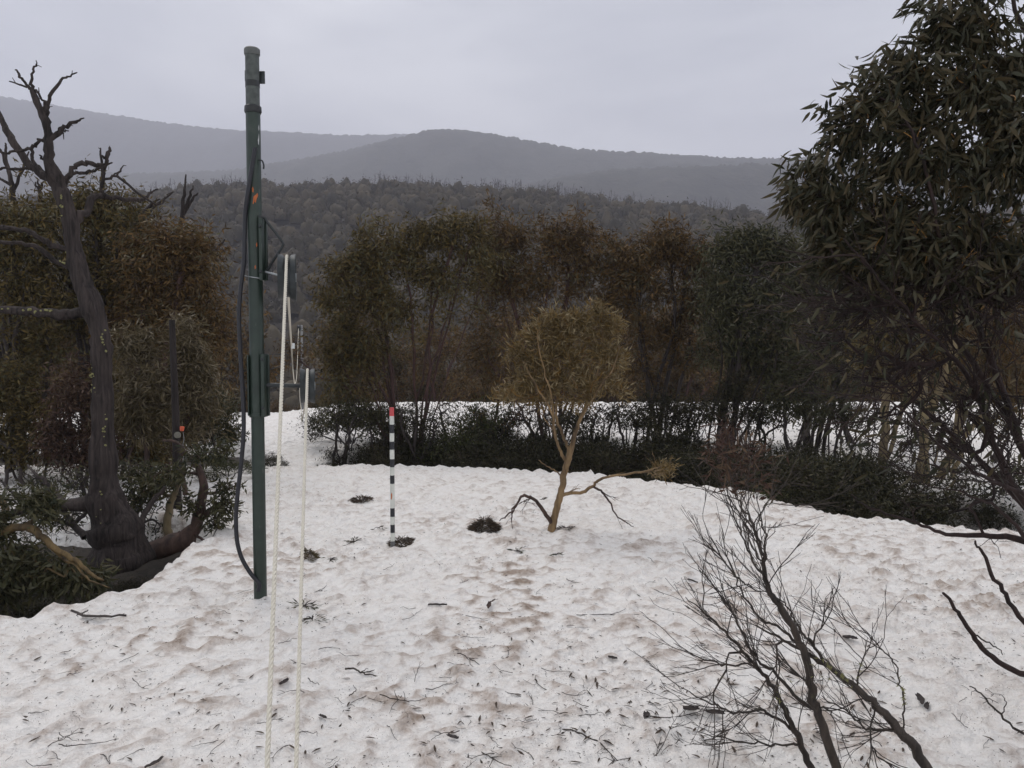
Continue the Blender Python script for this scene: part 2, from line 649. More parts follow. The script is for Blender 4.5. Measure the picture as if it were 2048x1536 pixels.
# ------------------------------------------------------------------ terrain
HOLLOWS = [
    [(-2.75, 7.15), (-2.9, 6.5), (-2.95, 5.7), (-3.35, 5.12), (-4.5, 4.75), (-7, 4.4), (-10, 5.5), (-9, 8.3), (-5.0, 8.5), (-3.3, 8.05)],
    [(-3.1, 11.95), (-1.0, 11.8), (0.2, 11.45), (1.0, 11.2), (1.95, 10.5), (2.95, 9.6), (3.45, 8.25), (5.0, 7.5), (8, 7.1), (9, 8.0), (6.2, 8.7),
     (4.9, 9.5), (5.0, 10.6), (6.2, 12.0), (5.5, 14.2), (3, 14.9), (1, 15.0), (-1.5, 15.0), (-3.0, 13.8)],
    [(-4.6, 12.0), (-6, 11.9), (-9, 11.6), (-14, 12), (-14, 16), (-8, 16), (-5.2, 15), (-4.4, 13.5)],
]
PITS = [(-1.78, 5.4, 0.20, -0.015), (-1.06, 6.87, 0.16, 0.05), (0.37, 7.5, 0.25, 0.05)]


def hollow_d(x, y):
    d = np.full(np.shape(x), 1e9)
    for h in HOLLOWS:
        d = np.minimum(d, sdf_poly(x, y, h))
    return d + 0.22 * fbm(x * 1.1, y * 1.1, 5) + 0.05 * fbm(x * 6, y * 6, 8, 2)


def z_plain(x, y):
    crest = 0.19 - 0.30 * sstep(-4.0, -7.0, x)
    z = sstep(14.0, 21.5, y) * crest - 0.14 * np.exp(-((y - 12.8) / 1.0) ** 2)
    z = z + 0.06 * fbm(x * 0.45, y * 0.45, 21, 2) * sstep(20, 14, y)
    over = np.maximum(y - 22.2, 0)
    return z - 0.17 * over - 0.004 * np.minimum(over, 8) ** 2


RIDGE_PX = np.array([-400, 0, 250, 330, 420, 520, 650, 750, 850, 950, 1050, 1150, 1250, 1320, 1400, 1500, 1700, 2100, 2600], float)
RIDGE_PY = np.array([420, 402, 392, 384, 374, 370, 371, 369, 373, 377, 381, 390, 400, 409, 415, 418, 424, 430, 440], float)


def z_ground(x, y):
    d = hollow_d(x, y)
    near = z_plain(x, y) - 0.38 - 0.32 * sstep(0.1, -0.9, d) + 0.05 * fbm(x * 2, y * 2, 31)
    u = x / np.maximum(y, 1) * F + 1024
    hr = EYE + (695 - np.interp(u, RIDGE_PX, RIDGE_PY)) / F * 262 - 4.6
    t = sstep(92, 262, y)
    far = np.interp(y, [22, 30, 60, 92, 3600], [-0.2, -1.9, -6.0, -9.5, -9.5])
    lin = np.clip((y - 92) / 170, 0, 1)
    hill = (hr + 9.5) * (0.45 * t + 0.55 * lin) * np.where(y > 262, 1, 1)
    back = -(hr + 45) * sstep(275, 520, y)
    far = far + hill + back + 1.2 * fbm(x * 0.03, y * 0.03, 41) * sstep(60, 120, y)
    w = sstep(24, 34, y)
    return near * (1 - w) + far * w


def z_snow(x, y):
    x, y = np.asarray(x, float), np.asarray(y, float)
    d = hollow_d(x, y)
    wx, wy = x + 0.10 * vnoise(x * 3, y * 3, 3), y + 0.10 * vnoise(x * 3, y * 3, 4)
    cups = worley(wx * 3.6, wy * 3.9, 1)
    cup2 = worley(x * 8.0 + 0.35 * vnoise(x * 9, y * 9, 6), y * 8.5 + 0.35 * vnoise(x * 9, y * 9, 7), 2)
    amp = 0.6 + 0.4 * fbm(x * 0.7, y * 0.7, 61, 2)
    z = z_plain(x, y) + amp * (0.04 * cups ** 2 + 0.115 * cup2 ** 1.6 - 0.062)
    z = z + 0.012 * fbm(x * 14, y * 14, 71, 2)
    for (a, b, r, h) in PITS:
        z = z - h * np.exp(-((x - a) ** 2 + (y - b) ** 2) / (r * r))
    z = z - 0.09 * np.exp(-((x + 2.02) / 0.22) ** 2 - ((y - 5.36) / 0.2) ** 2)
    z = z - 0.95 * sstep(0.14, -0.24, d) - 1.2 * sstep(25.5, 28.5, y)
    return z


def G(px, py):
    """point of the snow surface seen at photo position"""
    d = ray(px, py)
    t = EYE / max(1e-3, -d[2])
    for _ in range(12):
        q = np.array([0, 0, EYE]) + d * t
        z = float(z_snow(q[0:1], q[1:2])[0])
        t += (0.8 * (q[2] - z)) / max(1e-3, -d[2])
    return np.array([0, 0, EYE]) + d * t


def zs(x, y):
    return float(z_snow(np.array([x]), np.array([y]))[0])


def zg(x, y):
    return float(z_ground(np.array([x]), np.array([y]))[0])


def fan(y0, y1, rows, cols, u, shift=2.0):
    ys = np.exp(np.linspace(math.log(y0 + shift), math.log(y1 + shift), rows)) - shift
    us = np.linspace(-u, u, cols)
    Y, U = np.meshgrid(ys, us, indexing='ij')
    X = U * (Y + shift)
    i = np.arange(rows - 1)[:, None] * cols
    j = np.arange(cols - 1)[None]
    q = np.stack([i + j, i + j + 1, i + cols + j + 1, i + cols + j], -1).reshape(-1, 4)
    return X, Y, q


X, Y, q = fan(1.6, 28.4, 520, 560, 0.82)
Z = z_snow(X, Y)
me = smooth(mesh_np('snow', np.stack([X, Y, Z], -1).reshape(-1, 3), [q]))
gr = me.attributes.new('grime', 'FLOAT', 'POINT')
wx, wy = X + 0.10 * vnoise(X * 3, Y * 3, 3), Y + 0.10 * vnoise(X * 3, Y * 3, 4)
mound = worley(wx * 3.6, wy * 3.9, 1) * 0.25 + worley(X * 8.0 + 0.35 * vnoise(X * 9, Y * 9, 6), Y * 8.5 + 0.35 * vnoise(X * 9, Y * 9, 7), 2) * 0.95
crown_ = sstep(0.40, 0.80, mound + 0.30 * fbm(X * 7, Y * 7, 95, 3)) * np.clip(0.62 + 0.75 * fbm(X * 1.3, Y * 1.3, 91, 2), 0.1, 1)
gr.data.foreach_set('value', (crown_ * sstep(16, 4, Y)).astype(np.float32).ravel())
tag(link('snow', me, M['snow']), 'old spring snow, dimpled and stained with brown dirt', kind='structure')

X, Y, q = fan(0.4, 3000, 330, 260, 1.15, 3.0)
Z = z_ground(X, Y)
me = smooth(mesh_np('ground', np.stack([X, Y, Z], -1).reshape(-1, 3), [q]))
tag(link('ground', me, M['ground']), 'dark ground of leaf litter under and beyond the snow', kind='structure')


def mountain(name, pts, D, depth, base, label, seed, fuzz):
    pts = np.array(pts, float)
    n = 900
    px = np.linspace(pts[0, 0], pts[-1, 0], n)
    py = np.interp(px, pts[:, 0], pts[:, 1])
    ker = np.ones(31) / 31
    pad = np.pad(py, 15, mode='edge')
    py = np.convolve(pad, ker, 'valid')
    rows = 44
    V = np.zeros((rows, n, 3))
    xr = (px - 1024) / F * D
    zr = EYE + (695 - py) / F * D
    jag = fuzz * (0.5 * vnoise(px * 0.11, px * 0, seed) + 0.7 * np.abs(vnoise(px * 0.34, px * 0 + 3, seed + 1)) + 0.6 * vnoise(px * 0.9, px * 0 + 7, seed + 2))
    for r in range(rows):
        t = r / (rows - 6)
        if t <= 1:
            y = D - depth * (1 - t)
            prof = 0.5 * t + 0.5 * (t * t * (3 - 2 * t))
        else:
            y = D + (t - 1) * depth * 2.0
            prof = 1 - (t - 1) * 1.3
        x = xr * (y / D) ** 0.6
        sp = fbm(x / (D * 0.10), np.full(n, y / (D * 0.22)), seed + 5, 4)
        z = base + (zr - base) * prof * (1 + 0.22 * sp * (1 - min(t, 1) ** 3))
        z = z + (jag if r == rows - 6 else jag * 0 + 0.35 * fuzz * vnoise(x * 0.06, np.full(n, y * 0.06), seed + 9))
        V[r, :, 0], V[r, :, 1], V[r, :, 2] = x, y, z
    i = np.arange(rows - 1)[:, None] * n
    j = np.arange(n - 1)[None]
    q = np.stack([i + j, i + j + 1, i + n + j + 1, i + n + j], -1).reshape(-1, 4)
    me = smooth(mesh_np(name, V.reshape(-1, 3), [q]))
    return tag(link(name, me, M['mountain']), label, kind='structure')


mountain('mountain', [(-700, 150), (-200, 175), (0, 198), (100, 215), (200, 232), (300, 248), (410, 262), (520, 269), (600, 273), (700, 277), (760, 277),
                      (820, 272), (900, 285), (1100, 330), (1500, 345), (2100, 330), (2700, 320)], 1950, 800, -60,
         'palest far mountain ridge sloping down from the left', 3, 3.2)
mountain('mountain', [(-700, 330), (0, 345), (300, 352), (480, 345), (560, 330), (650, 316), (710, 304), (780, 287), (850, 267), (885, 262), (930, 265), (1000, 280),
                      (1050, 283), (1100, 297), (1130, 304), (1200, 306), (1270, 310), (1350, 315), (1420, 317), (1500, 325), (1560, 321), (1700, 318),
                      (2100, 330), (2700, 350)], 1120, 480, -50, 'grey wooded mountain with a rounded summit left of the middle', 13, 2.2)
mountain('mountain', [(-700, 410), (0, 420), (600, 425), (900, 400), (1050, 372), (1150, 352), (1250, 342), (1350, 340), (1450, 335), (1550, 332), (1700, 340), (2100, 350),
                      (2700, 370)], 760, 260, -45, 'lower wooded spur in front of the mountain on the right', 23, 1.8)

# ------------------------------------------------------------------ haze
hb = MB()
hb.box((0, 1650, 380), (7600, 3500, 900))
o = hb.build('haze', None, None, False)
hm_ = bpy.data.materials.new('haze')
hm_.use_nodes = True
n = hm_.node_tree
n.nodes.clear()
out = n.nodes.new('ShaderNodeOutputMaterial')
pv = n.nodes.new('ShaderNodeVolumePrincipled')
pv.inputs['Density'].default_value = 0.00052
pv.inputs['Color'].default_value = (0.88, 0.89, 1.0, 1)
n.links.new(pv.outputs['Volume'], out.inputs['Volume'])
o.data.materials.append(hm_)
tag(o, 'thin grey mist fading the far hills', kind='stuff')


# ------------------------------------------------------------------ plant machinery
class Skel:
    def __init__(s):
        s.p, s.par, s.rx, s.sid, s.ok, s.tip = [], [], [], [], [], []

    def path(s, pts, radii=None, parent=-1, sid=None, sub=4, jit=0.0, ok_from=0.0, rng=RNG):
        """smooth polyline; radii explicit per given point (None: from the twigs it carries)"""
        pts = np.asarray(pts, float)
        q = catmull(pts, sub)
        n = len(q)
        if jit:
            w = rng.normal(0, jit, q.shape)
            w[0] = 0
            q = q + w
        if radii is None:
            r = np.zeros(n)
        else:
            r = np.interp(np.linspace(0, len(pts) - 1, n), np.arange(len(pts)), radii)
        ids = []
        start = 0
        if parent >= 0:
            start = 1
        last = parent
        for k in range(start, n):
            s.p.append(q[k])
            s.par.append(last)
            s.rx.append(r[k])
            s.sid.append(sid if sid is not None else (s.sid[parent] if parent >= 0 else 0))
            s.ok.append(k / max(1, n - 1) >= ok_from)
            last = len(s.p) - 1
            ids.append(last)
        return ids

    def near(s, pt):
        a = np.array(s.p) - np.asarray(pt)
        return int(np.argmin((a * a).sum(1)))

    def grow(s, attr, seg, rng=RNG, wig=0.2, up=0.15, bend=0.4):
        n = len(s.p)
        attr = np.asarray(attr, float)
        P_ = np.zeros((n + 60000, 3))
        D_ = np.zeros_like(P_)
        ok = np.zeros(len(P_), bool)
        P_[:n] = s.p
        for i in range(n):
            pr = s.par[i]
            D_[i] = P_[i] - P_[pr] if pr >= 0 else (0, 0, 1)
        D_[:n] = unit(D_[:n])
        ok[:n] = s.ok
        d0 = np.min(np.linalg.norm(attr[:, None] - P_[None, :n], axis=2), axis=1) if len(attr) * n < 6e6 else np.linalg.norm(attr - P_[0], axis=1)
        for ai in np.argsort(d0):
            A = attr[ai]
            dv = A - P_[:n]
            dist = np.sqrt((dv * dv).sum(1)) + 1e-6
            cs = (dv * D_[:n]).sum(1) / dist
            cost = dist * (1.4 - 0.55 * cs) + (~ok[:n]) * 1e6
            j = int(np.argmin(cost))
            Ld = dist[j]
            k = int(min(14, max(2, round(Ld / seg))))
            dr = dv[j] / Ld
            p1 = P_[j] + D_[j] * Ld * bend
            de = unit(dr + np.array([0, 0, up]) + rng.normal(0, 0.15, 3))
            p2 = A - de * Ld * 0.33
            t = (np.arange(1, k + 1) / k)[:, None]
            pts = (1 - t) ** 3 * P_[j] + 3 * (1 - t) ** 2 * t * p1 + 3 * (1 - t) * t * t * p2 + t ** 3 * A
            pts = pts + rng.normal(0, wig * min(seg, Ld / k) , pts.shape)
            last = j
            for q in pts:
                P_[n] = q
                D_[n] = unit(q - P_[last])
                ok[n] = True
                s.p.append(q)
                s.par.append(last)
                s.rx.append(0)
                s.sid.append(s.sid[j])
                s.ok.append(True)
                last = n
                n += 1
            s.tip.append(last)
        return s

    def sprout(s, n, l0, l1, ang, trop, rng=RNG, ids=None, noise_=0.13, seg=0.025):
        """side twigs that leave a limb at an angle and bend back along it"""
        trop = np.asarray(trop, float)
        if ids is None:
            ids = [i for i in range(len(s.p)) if s.ok[i] and s.par[i] >= 0]
        new = []
        for i in rng.choice(ids, n):
            i = int(i)
            D = unit(np.array(s.p[i]) - np.array(s.p[s.par[i]]))
            pr = unit(np.cross(D, rng.normal(0, 1, 3)))
            a = ang * rng.uniform(0.6, 1.3)
            d = unit(D * math.cos(a) + pr * math.sin(a))
            l = rng.uniform(l0, l1)
            k = int(max(3, min(14, l / seg)))
            q, last = np.array(s.p[i]), i
            for _ in range(k):
                d = unit(d + trop * (0.9 / k) + D * (0.8 / k) + rng.normal(0, noise_, 3))
                q = q + d * l / k
                s.p.append(q)
                s.par.append(last)
                s.rx.append(0)
                s.sid.append(s.sid[i])
                s.ok.append(True)
                last = len(s.p) - 1
                new.append(last)
            s.tip.append(last)
        return new

    def finish(s, rt, r0=None):
        n = len(s.p)
        s.P = np.array(s.p)
        s.A = np.array(s.par)
        ch = np.zeros(n, int)
        cnt = np.zeros(n)
        for i in range(n - 1, -1, -1):
            if ch[i] == 0:
                cnt[i] = max(cnt[i], 1)
            if s.par[i] >= 0:
                cnt[s.par[i]] += cnt[i]
                ch[s.par[i]] += 1
        mxc = cnt.max()
        e = math.log(max(1.5, r0 / rt)) / math.log(max(2, mxc)) if r0 else 0.42
        s.r = np.maximum(rt * cnt ** e, np.array(s.rx))
        ex = np.array(s.rx) > 0
        s.r[ex] = np.array(s.rx)[ex]
        # a branch never thicker than what bears it
        for i in range(n):
            if s.par[i] >= 0:
                s.r[i] = min(s.r[i], s.r[s.par[i]] * 1.02)
        main = np.full(n, -1)
        best = np.zeros(n)
        for i in range(n):
            pr = s.par[i]
            if pr >= 0 and s.sid[i] == s.sid[pr]:
                sc = s.r[i] + 1e-6 * cnt[i] + (1.0 if s.rx[i] > 0 else 0)
                if sc > best[pr]:
                    best[pr] = sc
                    main[pr] = i
        s.main, s.nch = main, ch
        D = np.zeros((n, 3))
        for i in range(n):
            pr = s.par[i]
            a = s.P[i] - s.P[pr] if pr >= 0 else (s.P[main[i]] - s.P[i] if main[i] >= 0 else np.array([0, 0, 1.0]))
            D[i] = a / (np.linalg.norm(a) + 1e-9)
        s.D = D
        Dn = D.copy()
        for i in range(n):
            if main[i] >= 0:
                Dn[i] = D[i] + D[main[i]]
        s.Dn = unit(Dn)
        return s

    def wood(s, sids=None, rough=0.0, kmax=10, rmin=0.0):
        """verts, faces of the wood with the given stem ids"""
        n = len(s.P)
        sid = np.array(s.sid)
        use = np.ones(n, bool) if sids is None else np.isin(sid, list(sids))
        use &= s.r >= rmin
        ref = unit(np.array([0.31, -0.87, 0.37]))
        chain_k = np.zeros(n, int)
        V, F4, F3 = [], [], []
        nv = 0
        ringbase = np.full(n, -1)

        def ring(p, d, r, k, key):
            u = np.cross(d, ref)
            u = u / (np.linalg.norm(u) + 1e-9)
            w = np.cross(d, u)
            a = np.arange(k) * (2 * math.pi / k)
            rr = r
            if rough and r > 0.012:
                rr = r * (1 + rough * (0.5 * (hash2(np.arange(k) * 7 + 1, np.full(k, key), 5) - 0.5) + 0.45 * np.sin(a * 5 + key * 0.06) + 0.35 * np.sin(a * 3 - key * 0.13) + 0.3 * np.sin(key * 0.9)))
                rr = rr[:, None]
            return p + rr * (np.cos(a)[:, None] * u + np.sin(a)[:, None] * w)

        for i in range(n):
            if not use[i]:
                continue
            pr = s.A[i]
            if pr >= 0 and use[pr] and s.main[pr] == i and ringbase[pr] >= 0:
                k = chain_k[pr]
                b0 = ringbase[pr]
            else:
                r_ = s.r[i]
                k = kmax if r_ > 0.02 else (6 if r_ > 0.009 else (4 if r_ > 0.004 else 3))
                if pr >= 0:
                    V.append(ring(s.P[pr], s.D[i], min(s.r[i] * 1.12, s.r[pr]), k, i))
                    b0 = nv
                    nv += k
                else:
                    b0 = -1
            chain_k[i] = k
            V.append(ring(s.P[i], s.Dn[i], s.r[i], k, i))
            ringbase[i] = nv
            nv += k
            if b0 >= 0:
                j = np.arange(k)
                jn = (j + 1) % k
                b1 = ringbase[i]
                F4.append(np.stack([b0 + j, b0 + jn, b1 + jn, b1 + j], -1))
            if s.main[i] < 0 or not use[s.main[i]]:
                V.append((s.P[i] + s.D[i] * s.r[i] * 1.2)[None])
                j = np.arange(k)
                F3.append(np.stack([ringbase[i] + j, ringbase[i] + (j + 1) % k, np.full(k, nv)], -1))
                nv += 1
        if not V:
            return np.zeros((0, 3)), []
        return np.vstack(V), [np.vstack(F4)] * bool(F4) + [np.vstack(F3)] * bool(F3)


def leaf_quads(p, d, Ln, Wn, rng, bend=0.12):
    n = len(p)
    d = unit(d)
    nn = unit(np.cross(d, rng.normal(0, 1, (n, 3))))
    sd = np.cross(d, nn)
    Ln = Ln * rng.uniform(0.65, 1.25, n)[:, None]
    Wn = Wn * rng.uniform(0.7, 1.2, n)[:, None]
    v = np.stack([p, p + d * Ln * 0.42 + sd * Wn / 2, p + d * Ln + nn * Ln * bend * rng.normal(0, 1, n)[:, None], p + d * Ln * 0.42 - sd * Wn / 2], 1)
    return v.reshape(-1, 3), np.arange(n * 4).reshape(-1, 4)


def ell(c, r, n, rng, shell=0.55):
    d = unit(rng.normal(0, 1, (n, 3)))
    rad = (shell + (1 - shell) * rng.random(n)) if shell > 0 else rng.random(n) ** (1 / 3)
    return np.asarray(c) + d * rad[:, None] * np.asarray(r)


def put(parent, name, vf, mat, label=None):
    v, f = vf
    if not len(v):
        return None
    me = smooth(mesh_np(name, v - np.array(parent.location), f))
    o = link(name, me, mat, parent)
    if label:
        o['label'] = label
    return o


def tree(name, label, cat, base, stems, blobs, bark, leaf, n_attr=260, n_leaf=8000, leaf_len=0.10, leaf_w=0.022, rt=0.0035, r0=0.05, seg=0.12,
         droop=0.5, spread=0.13, group=None, seed=1, ok_from=0.35, sparse=0.0, wig=0.25, rough=0.15, shoots=0):
    """base world point; stems: list of world polylines starting at base; blobs: (centre, radii, weight)"""
    rng = np.random.default_rng(seed)
    sk = Skel()
    for i, st in enumerate(stems):
        sk.path(st, None, -1, sid=i, sub=5, jit=seg * 0.12, ok_from=ok_from, rng=rng)
    w = np.array([b[2] for b in blobs], float)
    w = w / w.sum()
    at = np.vstack([ell(b[0], np.array(b[1]) * rng.uniform(0.88, 1.32), max(3, int(n_attr * wi)), rng, 0.3) for b, wi in zip(blobs, w)])
    sk.grow(at, seg, rng, wig)
    if shoots:
        sk.sprout(shoots, 0.12, 0.38, 0.5, (0, 0, 0.5), rng, list(sk.tip))
    sk.finish(rt, r0)
    root = empty(name, tuple(base), label, cat, group)
    for i in range(len(stems)):
        put(root, 'trunk' if len(stems) == 1 else 'stem', sk.wood([i], rough), bark)
    if n_leaf:
        tips = np.array(sk.tip)
        if sparse:
            tips = tips[rng.random(len(tips)) > sparse]
        # walk back from each tip so that leaves clothe the last stretch of twig
        host = [tips]
        cur = tips.copy()
        for _ in range(3):
            cur = np.where(sk.A[cur] >= 0, sk.A[cur], cur)
            host.append(cur)
        host = np.concatenate([host[0], host[0], host[1], host[2], host[3]])
        host = host[sk.r[host] < max(rt * 4, 0.012)]
        pick = rng.choice(host, n_leaf)
        p = sk.P[pick] + rng.normal(0, spread, (n_leaf, 3)) * np.array([1, 1, 0.8])
        d = sk.D[pick] * 0.5 + rng.normal(0, 0.6, (n_leaf, 3)) + np.array([0, 0, -droop])
        v, f = leaf_quads(p, d, leaf_len, leaf_w, rng)
        put(root, 'crown', (v, [f]), leaf)
    return root, sk


def pxblobs(lst, Y, dz=0.7):
    out = []
    for b in lst:
        px, py, rx, ry = b[:4]
        w = b[4] if len(b) > 4 else 1.0
        dY = b[5] if len(b) > 5 else 0.0
        c = P(px, py, Y + dY)
        s = (Y + dY) / F
        out.append((c, (rx * s, max(rx, ry) * s * dz, ry * s), rx * ry * w))
    return out


def fan_stems(base, blobs, n, rng, spread=0.12, low=0.35):
    """several stems rising out of one foot towards the crown masses"""
    st = []
    order = list(range(len(blobs)))
    rng.shuffle(order)
    for k in range(n):
        c = np.array(blobs[order[k % len(blobs)]][0]) + rng.normal(0, 0.12, 3)
        b = np.asarray(base) + np.append(rng.normal(0, spread, 2), -0.1)
        m1 = b + (c - b) * np.array([low * 0.7, low * 0.7, low]) + rng.normal(0, 0.05, 3)
        m2 = b + (c - b) * np.array([0.62, 0.62, 0.68]) + rng.normal(0, 0.07, 3)
        e = b + (c - b) * 0.92
        st.append([b, m1, m2, e])
    return st


def pxtree(name, label, cat, bpx, Y, blobs, nst, bark, leaf, group=None, seed=1, base_y=None, **kw):
    rng = np.random.default_rng(seed + 100)
    x = (bpx - 1024) / F * Y
    base = np.array([x, Y, max(zg(x, Y), zs(x, Y)) if base_y is None else base_y])
    bl = pxblobs(blobs, Y)
    return tree(name, label, cat, base, fan_stems(base, bl, nst, rng), bl, bark, leaf, group=group, seed=seed, **kw)


# ------------------------------------------------------------------ far wood on the hill
rng = np.random.default_rng(5)
pts = []
while len(pts) < 5200:
    yy = math.sqrt(rng.uniform(86 ** 2, 276 ** 2))
    pts.append((rng.uniform(-0.92, 0.92) * yy, yy))
pts = np.array(pts)
zc = z_ground(pts[:, 0], pts[:, 1])
rad = rng.uniform(1.1, 2.5, len(pts))
hgt = rad * rng.uniform(0.8, 1.9, len(pts))
c = np.stack([pts[:, 0], pts[:, 1], zc + 2.0], -1)
S3 = np.stack([rad, rad, hgt], -1)
# lumpy dome of every crown
na, ne = 9, 4
el = np.linspace(-0.45, 1.2, ne)
az = np.arange(na) * 2 * math.pi / na
E, A_ = np.meshgrid(el, az, indexing='ij')
dome = np.stack([np.cos(E) * np.cos(A_), np.cos(E) * np.sin(A_), np.sin(E)], -1).reshape(-1, 3)
dome = np.vstack([dome, [0, 0, 1.0]])
nd = len(dome)
ph = rng.uniform(0, 6.28, (len(pts), 1, 3))
lmp = 1 + 0.16 * (np.sin(dome[None] * 4.2 + ph).sum(-1, keepdims=True)) / 1.5 + rng.normal(0, 0.07, (len(pts), nd, 1))
dv = (c[:, None] + dome[None] * lmp * 0.86 * S3[:, None]).reshape(-1, 3)
i = (np.arange(ne - 1) * na)[:, None]
j = np.arange(na)[None]
jn = (j + 1) % na
dq = np.stack([i + j, i + jn, i + na + jn, i + na + j], -1).reshape(-1, 4)
dt = np.stack([(ne - 1) * na + np.arange(na), (ne - 1) * na + (np.arange(na) + 1) % na, np.full(na, nd - 1)], -1)
off = (np.arange(len(pts)) * nd)[:, None, None]
dq, dt = (dq[None] + off).reshape(-1, 4), (dt[None] + off).reshape(-1, 3)
# leaf clumps standing proud of the domes
per = 76
d = rng.normal(0, 1, (len(pts), per, 3))
d[:, :, 2] = np.abs(d[:, :, 2]) * 1.1 - 0.3
d = unit(d)
lump = 1.0 + 0.16 * (np.sin(d * 4.2 + ph).sum(-1, keepdims=True)) / 1.5 + rng.normal(0.02, 0.13, (len(pts), per, 1))
pp = (c[:, None] + d * lump * S3[:, None]).reshape(-1, 3)
nrm = unit(d + rng.normal(0, 0.35, d.shape)).reshape(-1, 3)
u = unit(np.cross(nrm, rng.normal(0, 1, nrm.shape)))
w = np.cross(nrm, u)
sz = rng.uniform(0.12, 0.34, (len(pp), 1))
v = np.stack([pp - u * sz, pp + w * sz * 0.8, pp + u * sz, pp - w * sz * 0.8], 1).reshape(-1, 3)
me = mesh_np('far_wood', np.vstack([dv, v]), [dq, dt, np.arange(len(v)).reshape(-1, 4) + len(dv)])
sm_ = np.zeros(len(me.polygons), bool)
sm_[:len(dq) + len(dt)] = True
me.polygons.foreach_set('use_smooth', sm_)
tag(link('far_wood', me, M['leaf_far']), 'brown grey snow gum wood covering the hill across the valley', kind='stuff')

# dead stems standing above the far crowns
mb = MB()
for k in range(420):
    if k < 300:
        yy = rng.uniform(240, 272)
        clump = rng.choice([330, 470, 480, 640, 780, 800, 830, 900, 990, 1000, 1005, 1060, 1075, 1130, 1150, 1240, 1420])
        xx = (clump + rng.normal(0, 26) - 1024) / F * yy
    else:
        yy = rng.uniform(120, 272)
        xx = rng.uniform(-0.7, 0.7) * yy
    z0 = zg(xx, yy)
    h = rng.uniform(4.8, 8.2) if k < 300 else rng.uniform(3.5, 6.2)
    lean = rng.normal(0, 0.5, 2)
    a = np.array([xx, yy, z0 + 2])
    b = np.array([xx + lean[0], yy + lean[1], z0 + h])
    m = (a + b) / 2 + rng.normal(0, 0.12, 3)
    mb.tube([a, m, b], [0.10, 0.07, 0.03], 3, False)
    for _ in range(3):
        t = rng.uniform(0.45, 0.95)
        s0 = m + (b - m) * (t * 2 - 1) if t > 0.5 else m
        mb.tube([s0, s0 + np.array([rng.normal(0, 0.6), rng.normal(0, 0.5), rng.uniform(0.4, 1.3)])], [0.05, 0.02], 3, False)
o = mb.build('far_dead_wood', M['bark_dark'], None, False)
tag(o, 'bare dead stems sticking up out of the far wood', kind='stuff')

# ------------------------------------------------------------------ trees on the slope beyond the snow crest
fill_src = []
for k in range(5):
    rr = np.random.default_rng(300 + k)
    bl = [(np.array([rr.normal(0, 0.9), rr.normal(0, 0.8), rr.uniform(1.3, 4.4)]), (0.9, 0.9, 0.65), 1.0) for _ in range(11)]
    st = fan_stems(np.zeros(3), bl, 6, rr)
    root, sk = tree('slope_tree', 'x', 'tree', np.zeros(3), st, bl, M['bark_red'] if k % 2 else M['bark_dark'], M['leaf_brown'] if k != 2 else M['leaf_olive'],
                    n_attr=280, n_leaf=6500, leaf_len=0.19, leaf_w=0.05, rt=0.007, r0=0.07, seg=0.22, spread=0.16, seed=400 + k, rough=0)
    fill_src.append(root)
slots = []
for i, px in enumerate(range(702, 2120, 62)):
    slots.append((px + rnd.uniform(-18, 18), rnd.uniform(26, 34), rnd.uniform(0.85, 1.1)))
for i, px in enumerate(range(20, 470, 70)):
    slots.append((px + rnd.uniform(-18, 18), rnd.uniform(24, 32), rnd.uniform(0.95, 1.25)))
for i, px in enumerate(range(710, 2100, 105)):
    slots.append((px + rnd.uniform(-25, 25), rnd.uniform(40, 56), rnd.uniform(0.95, 1.2) if px > 680 else 0.8))
for px, yy, s in ((505, 40, 0.5), (545, 42, 0.48), (588, 41, 0.45), (640, 38, 0.55), (565, 50, 0.68), (615, 52, 0.7)):
    slots.append((px, yy, s))
used = set()
for i, (px, yy, s) in enumerate(slots):
    src = fill_src[i % 5]
    if i % 5 in used:
        r = src.copy()
        COL.objects.link(r)
        for chd in src.children:
            c2 = chd.copy()
            COL.objects.link(c2)
            c2.parent = r
    else:
        r = src
        used.add(i % 5)
    x = (px - 1024) / F * yy
    r.location = (x, yy, zg(x, yy) - 0.1)
    r.rotation_euler = (0, 0, rnd.uniform(0, 6.28))
    r.scale = (s, s, s * rnd.uniform(0.92, 1.1))
    if px < 470:
        lb, gp = 'brown snow gum on the slope beyond the snow crest, behind the left trees', 'slope trees behind the left trees'
    elif px < 650:
        lb, gp = 'low brown scrub tree beyond the crest, seen in the gap behind the ropes', 'scrub trees in the gap'
    elif px < 1350:
        lb, gp = 'brown snow gum on the slope beyond the snow crest, behind the middle trees', 'slope trees behind the middle trees'
    else:
        lb, gp = 'brown snow gum on the slope beyond the snow crest, behind the right grove', 'slope trees behind the right grove'
    tag(r, lb, 'tree', gp)

# ------------------------------------------------------------------ middle trees
pxtree('snow_gum', 'broad many stemmed snow gum behind the striped pole, nearest the rope gap', 'tree', 820, 13.6,
       [(850, 475, 85, 40, 1.2), (930, 470, 60, 45), (770, 505, 65, 55, 1.2), (715, 540, 55, 55, 1.2), (682, 610, 42, 60), (650, 600, 24, 38, 0.9), (672, 545, 30, 30, 0.9), (735, 470, 30, 24, 0.9), (652, 690, 22, 32, 0.7), (895, 440, 40, 22, 0.9), (755, 600, 75, 60), (690, 690, 55, 60),
        (678, 745, 35, 50), (860, 550, 70, 45), (740, 700, 50, 50, 0.8), (905, 590, 60, 45, 0.6), (820, 650, 60, 40, 0.5), (960, 530, 45, 55), (672, 800, 35, 35, 0.6), (720, 790, 45, 35, 0.5)], 22, M['bark_red'], M['leaf_olive'],
       n_attr=680, n_leaf=25000, leaf_len=0.11, leaf_w=0.026, rt=0.0036, r0=0.034, shoots=110, seed=11, spread=0.10)
